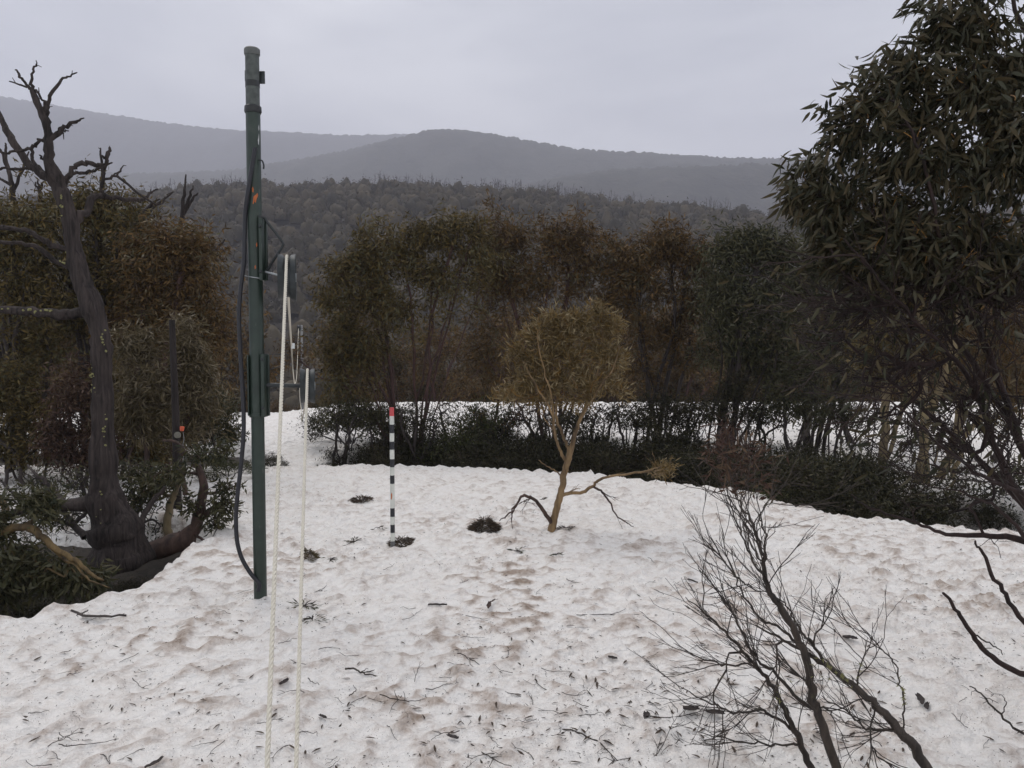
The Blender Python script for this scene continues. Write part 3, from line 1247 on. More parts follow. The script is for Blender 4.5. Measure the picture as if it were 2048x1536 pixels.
pxtree('snow_gum', 'tall brown snow gum directly behind the small golden tree', 'tree', 1095, 14.4,
       [(1000, 480, 60, 45, 1.2), (1080, 490, 60, 45), (1150, 485, 65, 45, 1.2), (1040, 560, 65, 45), (1140, 560, 75, 45), (1220, 560, 45, 55), (985, 560, 45, 50),
        (960, 670, 45, 55, 0.8), (1230, 640, 40, 50, 0.6), (1100, 640, 70, 40, 0.5), (1250, 520, 45, 55), (985, 740, 40, 40, 0.5), (1235, 730, 35, 50, 0.5)], 15, M['bark_red'], M['leaf_brown'],
       n_attr=560, n_leaf=20000, leaf_len=0.115, leaf_w=0.026, rt=0.004, r0=0.036, shoots=110, seed=12, spread=0.10)
pxtree('snow_gum', 'rusty crowned snow gum between the golden tree and the right grove', 'tree', 1310, 14.0,
       [(1330, 490, 55, 38, 1.2), (1390, 515, 55, 50), (1300, 555, 50, 45), (1400, 600, 55, 55), (1275, 620, 40, 50, 0.7), (1345, 660, 50, 50, 0.7), (1390, 700, 40, 50, 0.5), (1265, 530, 40, 50), (1290, 740, 40, 45, 0.5)],
       9, M['bark_dark'], M['leaf_brown'], n_attr=420, n_leaf=14000, leaf_len=0.12, leaf_w=0.026, rt=0.0042, r0=0.04, shoots=110, seed=13, spread=0.10)
pxtree('snow_gum', 'green crowned snow gum at the left edge of the right grove', 'tree', 1445, 12.6,
       [(1470, 500, 55, 45, 1.2), (1535, 500, 65, 50, 1.2), (1440, 580, 55, 55), (1520, 600, 70, 65), (1590, 560, 55, 80), (1460, 680, 55, 60), (1555, 710, 60, 70, 0.8)],
       15, M['bark_dark'], M['leaf_green'], n_attr=560, n_leaf=18000, leaf_len=0.115, leaf_w=0.026, rt=0.004, r0=0.045, shoots=110, seed=14, spread=0.10)
pxtree('snow_gum', 'dark snow gum deep in the right grove, behind the big near tree', 'tree', 1610, 13.2,
       [(1640, 560, 75, 75), (1700, 500, 75, 75), (1650, 690, 75, 70), (1740, 620, 75, 75), (1790, 520, 60, 80)],
       14, M['bark_dark'], M['leaf_green'], n_attr=460, n_leaf=12000, leaf_len=0.12, leaf_w=0.027, rt=0.0042, r0=0.045, shoots=110, seed=15, spread=0.11)
for k, (px, yy, bl, lb) in enumerate((
        (1775, 10.2, [(1800, 540, 80, 80), (1760, 690, 70, 60), (1850, 640, 70, 70)], 'pale barked snow gum at the right, first of the three pale trunks'),
        (1838, 10.0, [(1900, 560, 80, 90), (1890, 700, 70, 70), (1840, 480, 70, 60)], 'pale barked snow gum at the right, middle one of the three pale trunks'),
        (1905, 10.3, [(2040, 560, 80, 130), (1990, 700, 70, 80), (2060, 760, 70, 60)], 'leaning pale barked snow gum at the far right of the pale trunks'))):
    pxtree('snow_gum', lb, 'tree', px, yy, bl, 2 if k != 1 else 3, M['bark_pale'], M['leaf_brown'] if k else M['leaf_olive'],
           n_attr=300, n_leaf=5200, leaf_len=0.11, leaf_w=0.025, rt=0.0035, r0=0.055, seed=16 + k, spread=0.10, ok_from=0.25)
pxtree('snow_gum', 'slim dark snow gum with bent stems in front of the far snow bank', 'tree', 1690, 14.5,
       [(1700, 700, 60, 60), (1660, 780, 40, 40, 0.6), (1750, 760, 50, 40, 0.6)], 5, M['bark_dark'], M['leaf_olive'], n_attr=260, n_leaf=3000, leaf_len=0.11, leaf_w=0.025,
       rt=0.004, r0=0.05, seed=31, spread=0.10)
pxtree('snow_gum', 'bare forked gum sapling between the two middle trees, on the far snow', 'tree', 985, 14.8,
       [(1060, 810, 25, 25, 0.6), (1020, 770, 25, 35), (1000, 700, 30, 40)], 3, M['bark_red'], M['leaf_brown'], n_attr=110, n_leaf=700, leaf_len=0.10, leaf_w=0.022,
       rt=0.003, r0=0.028, seed=32, spread=0.08)

for k, (px, yy, bl, nl, lf, lb) in enumerate((
        (770, 13.4, [(740, 830, 45, 30), (790, 845, 40, 25)], 1500, 'leaf_green', 'leafy bush at the foot of the broad snow gum behind the striped pole'),
        (900, 14.2, [(890, 820, 40, 28), (930, 850, 35, 20)], 300, 'leaf_olive', 'bare twiggy bush right of the broad snow gum trunks'),
        (680, 13.2, [(665, 835, 38, 28), (710, 825, 40, 32)], 1100, 'leaf_green', 'open leafy bush at the left end of the band, beside the rope gap'),
        (835, 13.0, [(820, 830, 45, 30), (860, 850, 40, 22)], 900, 'leaf_heath', 'dark bush among the trunks of the broad snow gum'),
        (975, 13.8, [(960, 835, 40, 28), (1000, 850, 40, 20)], 500, 'leaf_olive', 'low twiggy bush between the broad snow gum and the golden tree'),
        (1130, 13.0, [(1110, 845, 50, 22), (1160, 835, 40, 26)], 1100, 'leaf_heath', 'dark bush right behind the golden tree stem'),
        (1255, 12.9, [(1240, 830, 40, 30), (1285, 840, 40, 28)], 1400, 'leaf_heath', 'dark bush right of the golden tree crown, behind the heath'),
        (1395, 13.6, [(1380, 810, 45, 30), (1420, 820, 40, 30)], 900, 'leaf_olive', 'twiggy bush between the rusty and the green crowned snow gums'),
        (1520, 13.0, [(1510, 815, 45, 35), (1550, 830, 40, 30)], 1200, 'leaf_olive', 'twiggy olive bush under the green crowned snow gum'),
        (1660, 12.4, [(1640, 815, 50, 40), (1690, 830, 40, 30)], 1500, 'leaf_green', 'bush left of the pale trunks in the right grove'),
        (1070, 13.6, [(1040, 830, 50, 28), (1100, 815, 40, 25)], 350, 'leaf_dry', 'bare twiggy bush left behind the golden tree'),
        (1195, 13.9, [(1190, 825, 50, 28), (1240, 810, 35, 25)], 350, 'leaf_dry', 'bare twiggy bush right behind the golden tree'),
        (1330, 13.3, [(1320, 815, 55, 35), (1370, 835, 45, 28)], 2600, 'leaf_heath', 'dark bush under the rusty crowned snow gum'),
        (1455, 12.4, [(1440, 820, 50, 35), (1500, 835, 45, 30), (1470, 770, 40, 40)], 2600, 'leaf_heath', 'dark bush under the green crowned snow gum'),
        (1580, 12.0, [(1560, 800, 55, 45), (1620, 820, 50, 40), (1600, 740, 45, 45)], 3600, 'leaf_green', 'tall dark bush in the middle of the right grove'),
        (1720, 12.8, [(1700, 830, 60, 40), (1760, 820, 50, 35)], 900, 'leaf_dry', 'reddish twiggy bush behind the pale trunks'),
        (1850, 12.6, [(1830, 840, 60, 40), (1900, 830, 60, 40)], 700, 'leaf_dry', 'bare twiggy bush among the pale trunks'),
        (2000, 12.2, [(1980, 840, 60, 40), (2040, 820, 50, 50)], 1500, 'leaf_olive', 'twiggy bush at the right edge behind the pale trunks'))):
    pxtree('bush', lb, 'bush', px, yy, bl, 7, M['bark_dark'], M[lf], n_attr=230, n_leaf=nl, leaf_len=0.075, leaf_w=0.02, rt=0.0032, r0=0.022, seed=131 + k, spread=0.06, ok_from=0.1,
           seg=0.09, wig=0.3)

# ------------------------------------------------------------------ left trees
pxtree('snow_gum', 'brown green snow gum at the far left edge, behind the dead snag', 'tree', 30, 10.8,
       [(50, 450, 80, 60, 1.2), (0, 500, 80, 90), (90, 560, 75, 70), (30, 640, 85, 80), (-70, 480, 80, 100, 0.8), (90, 690, 60, 70), (10, 760, 80, 70)], 8, M['bark_dark'], M['leaf_olive'],
       n_attr=480, n_leaf=14000, leaf_len=0.10, leaf_w=0.025, rt=0.0036, r0=0.055, shoots=110, seed=41, spread=0.09)
pxtree('snow_gum', 'rounded olive snow gum just right of the dead snag', 'tree', 175, 11.3,
       [(195, 415, 70, 50, 1.3), (130, 430, 60, 50), (245, 460, 70, 60), (160, 520, 80, 60), (250, 560, 70, 60), (150, 620, 70, 60)], 8, M['bark_dark'], M['leaf_olive'],
       n_attr=460, n_leaf=13000, leaf_len=0.10, leaf_w=0.025, rt=0.0036, r0=0.055, shoots=110, seed=42, spread=0.09)
pxtree('snow_gum', 'brown snow gum left of the green pylon, its crown sloping down to the right', 'tree', 300, 11.0,
       [(325, 485, 70, 45, 1.2), (385, 510, 50, 50), (310, 560, 75, 60), (400, 590, 45, 60), (340, 640, 70, 60), (420, 670, 35, 60), (250, 640, 60, 60)], 8, M['bark_red'], M['leaf_brown'],
       n_attr=460, n_leaf=13000, leaf_len=0.10, leaf_w=0.025, rt=0.0036, r0=0.05, shoots=110, seed=43, spread=0.09)
pxtree('sapling', 'pale leaved young gum left of the orange insulator post', 'tree', 278, 9.2,
       [(270, 690, 42, 45, 1.2), (285, 760, 50, 50), (250, 820, 45, 45), (310, 850, 40, 40)], 2, M['bark_brownred'], M['leaf_pale'],
       n_attr=240, n_leaf=5200, leaf_len=0.11, leaf_w=0.016, rt=0.0028, r0=0.03, seed=44, spread=0.07)
pxtree('sapling', 'pale leaved young gum right of the orange insulator post', 'tree', 372, 9.4,
       [(365, 680, 38, 50, 1.2), (395, 735, 45, 50), (350, 780, 45, 45), (410, 800, 35, 40), (380, 860, 50, 35)], 2, M['bark_brownred'], M['leaf_pale'],
       n_attr=260, n_leaf=6000, leaf_len=0.11, leaf_w=0.016, rt=0.0028, r0=0.03, seed=45, spread=0.07)
for k, (px, yy, bl, lf, lb) in enumerate((
        (60, 10.0, [(50, 830, 80, 70), (10, 770, 60, 60), (110, 860, 60, 50), (40, 900, 80, 35), (-20, 880, 60, 50)], 'leaf_olive', 'dark leafy bush at the left edge, below the mossy snag branch'),
        (150, 9.6, [(150, 790, 50, 80), (120, 870, 60, 50), (200, 880, 50, 40), (150, 915, 60, 28)], 'leaf_dry', 'reddish twiggy bush in the shade beside the snag trunk'),
        (250, 10.6, [(240, 850, 60, 60), (300, 800, 50, 60), (210, 780, 50, 50), (260, 905, 60, 25), (310, 900, 40, 25)], 'leaf_olive', 'olive bush between the snag trunk and the insulator post'),
        (425, 12.4, [(430, 830, 45, 55), (390, 850, 50, 50), (455, 870, 25, 35), (340, 850, 50, 50)], 'leaf_green', 'dark green bush on the snow left of the pylon'))):
    pxtree('bush', lb, 'bush', px, yy, bl, 6, M['bark_dark'], M[lf], n_attr=260, n_leaf=9000 if k != 1 else 4000, leaf_len=0.085, leaf_w=0.022, rt=0.003, r0=0.025,
           seed=51 + k, spread=0.08, ok_from=0.15)

# ------------------------------------------------------------------ low heath
hsrc = []
for k in range(5):
    rr = np.random.default_rng(700 + k)
    bl = [(np.array([rr.normal(0, 0.32), rr.normal(0, 0.3), rr.uniform(0.3, 0.78)]), (0.32, 0.32, 0.22), 1.0) for _ in range(7)]
    st = fan_stems(np.zeros(3), bl, 7, rr, 0.08, 0.3)
    root, sk = tree('heath_shrub', 'x', 'shrub', np.zeros(3), st, bl, M['bark_dark'], M['leaf_lime'] if k == 4 else M['leaf_heath'], n_attr=230, n_leaf=7000, leaf_len=0.05, leaf_w=0.014,
                    rt=0.0025, r0=0.02, seg=0.08, droop=-0.35, spread=0.055, seed=800 + k, ok_from=0.1, rough=0)
    hsrc.append(root)
hused = set()


def heath(px, yy, s, k, lb, gp, sz=1.0, xw=None):
    src = hsrc[k]
    if k in hused:
        r = src.copy()
        COL.objects.link(r)
        for chd in src.children:
            c2 = chd.copy()
            COL.objects.link(c2)
            c2.parent = r
    else:
        r = src
        hused.add(k)
    x = (px - 1024) / F * yy if xw is None else xw
    r.location = (x, yy, max(zg(x, yy), zs(x, yy)) - 0.06)
    r.rotation_euler = (0, 0, rnd.uniform(0, 6.28))
    r.scale = (s * 1.15, s * 1.15, s * sz)
    return tag(r, lb, 'shrub', gp)


def front_y(px):
    """near rim of the middle hollow along a photo column"""
    yy = np.linspace(6.5, 14, 300)
    xx = (px - 1024) / F * yy
    d = hollow_d(xx, yy)
    i = np.argmax(d < -0.05)
    return yy[i] if d[i] < -0.05 else 12.2


zone = [(640, 760, 'heath shrub at the left end of the dark band, beside the rope gap', 'heath left of the striped pole'),
        (760, 940, 'dark heath shrub in the hollow behind the striped pole', 'heath behind the striped pole'),
        (940, 1240, 'dark heath shrub in the hollow behind the golden tree', 'heath behind the golden tree'),
        (1240, 1500, 'dark heath shrub in the hollow between golden tree and bare shrub', 'heath right of the golden tree'),
        (1500, 1800, 'dark heath shrub on the rim at the foot of the right grove', 'heath under the right grove'),
        (1800, 2300, 'dark heath shrub at the right edge beneath the pale trunks', 'heath under the pale trunks')]
for a, b, lb, gp in zone:
    px = a + 18
    while px < b:
        fy = front_y(px)
        first = rnd.choice([0, 1, 2, 3])
        if a == 640 and px < 720:
            first = 4
        big = (1.22 if 1240 < px < 1790 else 1.0) if px > 740 else 0.72
        heath(px + rnd.uniform(-10, 10), fy + 0.55 + rnd.uniform(0, 0.2), rnd.uniform(0.8, 1.0) * big * (0.7 if px > 1790 else 1), first, lb, gp, 0.85)
        if 690 < px < 1790:
            heath(px + rnd.uniform(-20, 20) + 20, fy + 1.3 + rnd.uniform(-0.2, 0.3), rnd.uniform(0.85, 1.4) * big, rnd.choice([0, 1, 2, 3]), lb, gp, rnd.uniform(0.85, 1.05))
        if 800 < px < 1760:
            heath(px + rnd.uniform(-20, 20), fy + 2.1 + rnd.uniform(-0.2, 0.3), rnd.uniform(0.95, 1.5), rnd.choice([0, 1, 2, 3, 4, 2]), lb, gp, rnd.uniform(0.75, 1.25))
        px += 56 * 12.0 / max(8.0, fy)
heath(1592, front_y(1592) + 0.95, 1.0, 4, 'lime green heath shrub standing out in the right grove', None)
heath(1380, front_y(1380) + 2.0, 1.15, 1, 'tallest dark heath shrub, left of the right grove trunks', None, 1.15)
heath(1480, front_y(1480) + 2.2, 1.1, 2, 'dark heath shrub behind the dry tip of the bare shrub', None, 1.15)
heath(1995, 8.9, 0.5, 3, 'grey heath shrub alone on the snow at the right edge', None)
heath(700, 14.3, 0.95, 2, 'heath shrub with open leafy top left of the striped pole, on the far snow', None, 1.1)
heath(540, 12.5, 0.42, 0, 'small dark heath clump on the snow right behind the pylon', None, 0.7)
heath(455, 10.6, 0.5, 4, 'light heath tuft on the snow left of the pylon', None, 0.8)
for k, (x, y, s) in enumerate(((-4.0, 6.0, 0.75), (-4.8, 5.4, 0.7), (-5.4, 6.6, 0.9), (-3.6, 7.0, 0.5), (-4.6, 7.6, 0.6), (-5.6, 5.2, 0.7), (-3.75, 5.5, 0.5), (-3.4, 6.5, 0.42), (-3.72, 6.35, 0.42), (-4.15, 6.55, 0.6), (-3.3, 6.2, 0.34), (-3.55, 6.05, 0.4))):
    heath(0, y, s, k % 4, 'dark heath shrub in the hollow round the dead snag', 'heath in the snag hollow', 0.75, xw=x)

# ------------------------------------------------------------------ the dead snag
SN = 6.9


def pp_(lst, Y0, Y1=None):
    Y1 = Y0 if Y1 is None else Y1
    k = len(lst)
    return [P(a, b, Y0 + (Y1 - Y0) * i / max(1, k - 1)) for i, (a, b) in enumerate(lst)]


def px_r(ws, Y):
    return [w / 2 / F * Y for w in ws]


sk = Skel()
base = P(240, 1125, SN)
base[2] = min(base[2], zg(base[0], base[1]) - 0.05)
tr = [(243, 1135), (238, 1090), (232, 1050), (212, 1000), (208, 950), (205, 880), (204, 800), (203, 720), (196, 660), (178, 600), (158, 540), (146, 480), (140, 430), (126, 390), (112, 360),
      (100, 325), (97, 285), (90, 245), (76, 210), (64, 180)]
wd = [108, 96, 88, 66, 48, 42, 34, 33, 36, 41, 33, 29, 27, 26, 28, 19, 16, 14, 12, 9]
tid = sk.path(pp_(tr, SN), px_r(wd, SN), -1, sid=0, sub=5, jit=0.004)
brs = [
    ([(112, 362), (80, 345), (45, 312), (18, 270), (0, 235), (-18, 195)], [30, 24, 22, 19, 16, 12], 0.15),
    ([(92, 262), (93, 225), (92, 205)], [17, 14, 12], 0.05),
    ([(92, 207), (104, 185), (118, 165), (135, 153), (155, 147)], [9, 8, 7, 5, 3], 0.1),
    ([(92, 207), (82, 195), (70, 180), (45, 172), (21, 164)], [6, 5, 6, 5, 3], 0.0),
    ([(64, 182), (50, 165), (38, 150), (31, 138)], [10, 8, 6, 3], 0.0),
    ([(62, 178), (64, 155), (70, 135), (73, 122)], [8, 6, 5, 2], 0.05),
    ([(104, 285), (114, 266), (130, 254), (150, 245), (166, 239)], [14, 12, 10, 7, 3], 0.1),
    ([(118, 264), (128, 262), (136, 261)], [7, 5, 3], 0.05),
    ([(94, 278), (80, 280), (66, 294), (45, 302), (15, 306), (-10, 303)], [10, 9, 9, 7, 6, 5], -0.1),
    ([(64, 296), (66, 320), (78, 340), (90, 352)], [7, 8, 9, 9], -0.1),
    ([(60, 340), (30, 338), (0, 338), (-20, 337)], [8, 7, 6, 5], 0.0),
    ([(128, 378), (136, 355), (148, 335), (165, 327), (190, 330), (206, 332)], [20, 16, 13, 12, 11, 9], 0.1),
    ([(206, 332), (214, 315), (219, 297)], [9, 9, 6], 0.05),
    ([(207, 330), (204, 312), (200, 296)], [7, 5, 2], 0.0),
    ([(146, 354), (165, 346), (190, 340), (210, 332), (222, 326)], [9, 8, 7, 6, 4], 0.1),
    ([(204, 336), (205, 360), (202, 385)], [9, 10, 9], 0.1),
    ([(222, 365), (234, 350), (247, 334)], [10, 7, 3], 0.2),
    ([(152, 450), (172, 425), (182, 400), (195, 391), (215, 393), (250, 398), (285, 399), (300, 385), (315, 378)], [26, 22, 19, 17, 14, 11, 9, 6, 3], 0.5),
    ([(285, 399), (310, 408), (330, 395), (346, 385)], [7, 5, 4, 2], 0.2),
    ([(135, 500), (105, 490), (85, 478), (60, 465), (30, 458), (-20, 452)], [18, 17, 15, 14, 13, 12], -0.3),
    ([(140, 545), (110, 520), (70, 492), (30, 486), (-20, 480)], [20, 15, 10, 8, 7], -0.2),
    ([(165, 625), (130, 628), (90, 626), (40, 622), (-20, 618)], [30, 27, 24, 22, 20], -0.2),
    ([(88, 325), (84, 316), (82, 312)], [9, 7, 4], 0.0),
    ([(180, 1000), (140, 1012), (100, 1005), (60, 1015), (10, 1035), (-30, 1050)], [52, 36, 28, 22, 18, 16], -0.4),
    ([(128, 1005), (110, 985), (95, 965), (70, 950)], [22, 15, 10, 6], 0.2),
    ([(250, 1075), (272, 1055), (285, 1035), (300, 1010), (330, 975)], [40, 30, 16, 12, 8], 0.3),
]
for k, (ln, w, dy) in enumerate(brs):
    pts = pp_(ln, SN, SN + dy)
    j = sk.near(pts[0])
    pts[0] = sk.P[j] if hasattr(sk, 'PP') else np.array(sk.p[j])
    w = [w_ * (0.7 if w_ > 12 else 0.85) for w_ in w]
    sk.path(pts, px_r(w, SN), j, sid=k + 1, sub=4, jit=0.006)
rng = np.random.default_rng(77)
# short broken spurs along the upper limbs
ids = [i for i in range(len(sk.p)) if sk.p[i][2] > 2.4 and sk.rx[i] < 0.04]
for i in rng.choice(ids, 26, replace=False):
    dr = unit(rng.normal(0, 1, 3) + np.array([0, 0, 0.6]))
    l = rng.uniform(0.02, 0.06)
    sk.path([sk.p[i], np.array(sk.p[i]) + dr * l], [min(0.006, sk.rx[i] * 0.6), 0.003], i, sub=2)
sk.finish(0.003)
snag = empty('dead_tree', tuple(base), 'tall grey dead gum snag with bare forked limbs, left of the green pylon', 'tree')
put(snag, 'trunk', sk.wood([0], 0.30, 22), M['bark_snag'])
for k in range(len(brs)):
    o = put(snag, 'branch', sk.wood([k + 1], 0.24, 10), M['bark_snag'])
    if k == 21 and o:
        o['label'] = 'thick level branch topped with yellow moss'
# lichen tufts
for (px, py, n_, rx, ry) in ((10, 615, 46, 22, 4), (88, 617, 40, 18, 4), (188, 745, 9, 6, 24), (192, 785, 9, 7, 10), (212, 690, 8, 4, 26), (128, 402, 10, 3, 20), (216, 860, 9, 4, 40), (130, 520, 5, 4, 6), (216, 1000, 5, 6, 30)):
    mb = MB()
    cs = np.stack([rng.normal(px, rx * 0.6, n_), rng.normal(py, ry * 0.6, n_)], -1)
    for a, b in cs:
        c = P(a, b, SN - 0.02)
        jn = sk.near(c)
        away = unit(c - sk.P[jn])
        cc = sk.P[jn] + away * sk.r[jn] * 1.02
        if a - px > 40:
            continue
        cc = np.array([c[0], c[1] if abs(ry) > rx else cc[1], c[2]]) if np.linalg.norm(c - sk.P[jn]) < sk.r[jn] * 1.25 else cc
        cc[1] = sk.P[jn][1] - math.sqrt(max(0.0, sk.r[jn] ** 2 - min(sk.r[jn] ** 2, (cc[0] - sk.P[jn][0]) ** 2 * 0.5 + (cc[2] - sk.P[jn][2]) ** 2 * 0.2)))
        rr = rng.uniform(0.006, 0.014)
        prof = [(-rr * 0.6, rr * 0.5), (0, rr), (rr * 0.6, rr * 0.6)]
        mb.lathe(prof, cc, rng.normal(0, 1, 3), 6)
    if mb.n:
        mb.build('lichen_patch', M['lichen'], snag)['kind'] = 'stuff'

# smaller dead tops rising behind the left crowns
for k, (lines, Y, lb) in enumerate((
        ([[(28, 420), (24, 370), (14, 335), (5, 310), (-6, 290)], [(14, 335), (12, 300), (10, 285)], [(24, 372), (5, 360), (-12, 350)], [(38, 400), (44, 340), (58, 305)]], 11.4,
         'thin dead tree top poking out of the crown at the far left edge'),
        ([[(82, 440), (80, 385), (76, 360)], [(80, 385), (71, 366)], [(80, 380), (86, 362)]], 11.6, 'short broken dead stub between the snag and the left edge'),
        ([[(355, 520), (364, 430), (368, 390), (372, 348)], [(364, 430), (380, 390), (388, 372)], [(360, 440), (384, 400), (395, 384)]], 12.2,
         'dead forked stems above the crown left of the pylon'),
        ([[(365, 600), (400, 540), (425, 505), (450, 479)], [(400, 540), (385, 560)]], 12.6, 'leaning dead limb pointing at the pylon from the left crown'),
        ([[(280, 440), (300, 412), (318, 398)], [(290, 445), (320, 405), (346, 384)]], 12.6, 'pair of bare leaning sticks above the left crown'),
        ([[(200, 440), (205, 360), (214, 320), (220, 298)], [(205, 345), (200, 297)]], 11.5, 'thin dead stem standing behind the arched snag limb'))):
    s2 = Skel()
    for i, ln in enumerate(lines):
        pts = pp_(ln, Y)
        w = np.linspace(13 if i == 0 else 8, 3, len(ln)) * 0.9
        if i == 0:
            s2.path(pts, px_r(w, Y), -1, sid=0, sub=4, jit=0.008)
        else:
            j = s2.near(pts[0])
            pts[0] = np.array(s2.p[j])
            s2.path(pts, px_r(w, Y), j, sid=0, sub=4, jit=0.008)
    s2.finish(0.004)
    b0 = s2.P[0]
    foot = np.array([b0[0], b0[1], max(zg(b0[0], b0[1]), zs(b0[0], b0[1]))])
    r = empty('dead_tree', tuple(foot), lb, 'dead tree')
    s3 = Skel()
    s3.path([foot - np.array([0, 0, 0.1]), (foot + b0) / 2 + rng.normal(0, 0.06, 3), b0], px_r([15, 13, 13 * 0.9], Y), -1, sub=6, jit=0.006)
    s3.finish(0.01)
    put(r, 'stem', s3.wood(None, 0.1), M['bark_snag'])
    put(r, 'fork', s2.wood(None, 0.1), M['bark_snag'])

# ------------------------------------------------------------------ plants of the left hollow
def hand_plant(name, label, cat, lines, bark, attr_blobs, n_attr, leaf, n_leaf, Y, rt=0.0022, leaf_len=0.09, leaf_w=0.024, seg=0.06, spread=0.05, seed=1, droop=0.4, rough=0.12,
               leaf_blobs=None, wig=0.25, up=0.15, part='branch', group=None, base=None, sprouts=()):
    rng = np.random.default_rng(seed)
    s = Skel()
    for i, (ln, w, *dy) in enumerate(lines):
        y0 = Y + (dy[0] if dy else 0)
        y1 = Y + (dy[1] if len(dy) > 1 else (dy[0] if dy else 0))
        pts = pp_(ln, y0, y1)
        par = -1
        if i:
            j = s.near(pts[0])
            if np.linalg.norm(np.array(s.p[j]) - pts[0]) < 0.35:
                pts[0] = np.array(s.p[j])
                par = j
        s.path(pts, px_r(w, (y0 + y1) / 2), par, sid=i, sub=5, jit=0.004, ok_from=0.12 if i else 0.2, rng=rng)
    if n_attr:
        bl = pxblobs(attr_blobs, Y)
        w = np.array([b[2] for b in bl])
        w = w / w.sum()
        at = np.vstack([ell(b[0], b[1], max(2, int(n_attr * wi)), rng, 0.2) for b, wi in zip(bl, w)])
        if base is None:
            gz = np.maximum(z_snow(at[:, 0], at[:, 1]), z_ground(at[:, 0], at[:, 1]))
            at[:, 2] = np.maximum(at[:, 2], gz + 0.015)
        s.grow(at, seg, rng, wig, up)
    ids = None
    for (n_, l0, l1, an, tp_, chain) in sprouts:
        if callable(chain):
            src_ = [i for i in range(len(s.p)) if s.par[i] >= 0 and chain(s.p[i])]
        else:
            src_ = ids if chain else None
        ids = s.sprout(n_, l0, l1, an, tp_, rng, src_)
    s.finish(rt)
    r = empty(name, tuple(s.P[0]), label, cat, group)
    for i in range(len(lines)):
        put(r, part if i else 'trunk', s.wood([i], rough), bark)
    if n_leaf:
        if leaf_blobs is not None:
            lb_ = pxblobs(leaf_blobs, Y)
            T = s.P[np.array(s.tip)]
            keep = np.zeros(len(T), bool)
            for c, rr, _ in lb_:
                keep |= (((T - c) / (np.array(rr) * 1.15)) ** 2).sum(1) < 1
            tips = np.array(s.tip)[keep]
        else:
            tips = np.array(s.tip)
        if len(tips):
            host = np.concatenate([tips, tips, s.A[tips], s.A[np.maximum(s.A[tips], 0)]])
            pick = rng.choice(host, n_leaf)
            p = s.P[pick] + rng.normal(0, spread, (n_leaf, 3))
            d = s.D[pick] * 0.6 + rng.normal(0, 0.55, (n_leaf, 3)) + np.array([0, 0, -droop])
            v, f = leaf_quads(p, d, leaf_len, leaf_w, rng)
            put(r, 'foliage', (v, [f]), leaf)
    return r, s


hand_plant('sprawling_gum', 'sprawling yellow barked gum limb with drooping leaf sprays at the left edge', 'shrub',
           [([(-60, 1110), (-30, 1080), (20, 1058), (60, 1056), (85, 1075), (115, 1100), (150, 1120), (185, 1150), (205, 1160)], [20, 18, 17, 16, 14, 12, 10, 7, 5], 0, -0.2),
            ([(60, 1058), (70, 1040), (85, 1025), (100, 1010)], [12, 9, 6, 3], 0, 0.2),
            ([(115, 1100), (130, 1120), (150, 1130), (180, 1160), (220, 1175)], [8, 7, 5, 4, 2], 0, -0.3),
            ([(20, 1058), (10, 1020), (-5, 990), (-20, 950)], [16, 14, 11, 8], 0.2, 0.3)],
           M['bark_ochre'], [(40, 1120, 60, 40), (110, 1150, 55, 35), (180, 1160, 40, 25), (10, 1180, 55, 25), (80, 1010, 50, 35), (-20, 1040, 40, 60)], 300, M['leaf_green'], 4200, 6.0,
           seed=61, spread=0.045, leaf_len=0.085, leaf_w=0.022)
hand_plant('sprawling_gum', 'reddish curved gum limb rising from a half buried log beside the pylon', 'shrub',
           [([(250, 1125), (290, 1108), (335, 1092), (370, 1078), (392, 1050), (402, 1010), (406, 975), (400, 945), (388, 925), (366, 900), (350, 884), (325, 880)],
             [34, 42, 44, 40, 24, 20, 17, 14, 10, 8, 6, 4], 0, 0.3),
            ([(396, 1045), (415, 1028), (432, 1012), (445, 1002)], [16, 13, 9, 4], 0.1, 0.2),
            ([(406, 985), (425, 987), (450, 980), (476, 970)], [8, 6, 5, 3], 0.2, 0.2),
            ([(400, 950), (385, 945), (370, 945), (350, 945)], [8, 6, 4, 3], 0.2, 0.3),
            ([(388, 1070), (410, 1082), (430, 1075)], [7, 5, 2], 0, -0.1),
            ([(388, 925), (400, 915), (415, 905)], [6, 4, 2], 0.2, 0.3)],
           M['bark_brownred'], [(450, 1010, 40, 25), (450, 972, 38, 12), (430, 1045, 25, 20), (340, 945, 55, 22, 0.7), (400, 910, 40, 16), (380, 1010, 20, 30, 0.6), (440, 900, 35, 15)], 230, M['leaf_green'], 1500,
           7.3, seed=62, spread=0.04, leaf_len=0.075, leaf_w=0.022)
hand_plant('young_gum', 'pale yellow young gum stem beside the insulator post', 'shrub',
           [([(338, 1090), (334, 1050), (338, 1020), (348, 990), (358, 965)], [18, 16, 15, 11, 8], 0, 0.1), ([(345, 1000), (320, 985), (300, 970), (285, 945)], [7, 6, 4, 3], 0, 0.3)],
           M['bark_pale'], [(320, 960, 50, 25), (270, 960, 40, 25), (300, 990, 40, 25), (250, 1000, 35, 25)], 150, M['leaf_green'], 900, 7.8, seed=63, spread=0.05, leaf_len=0.075, leaf_w=0.02)
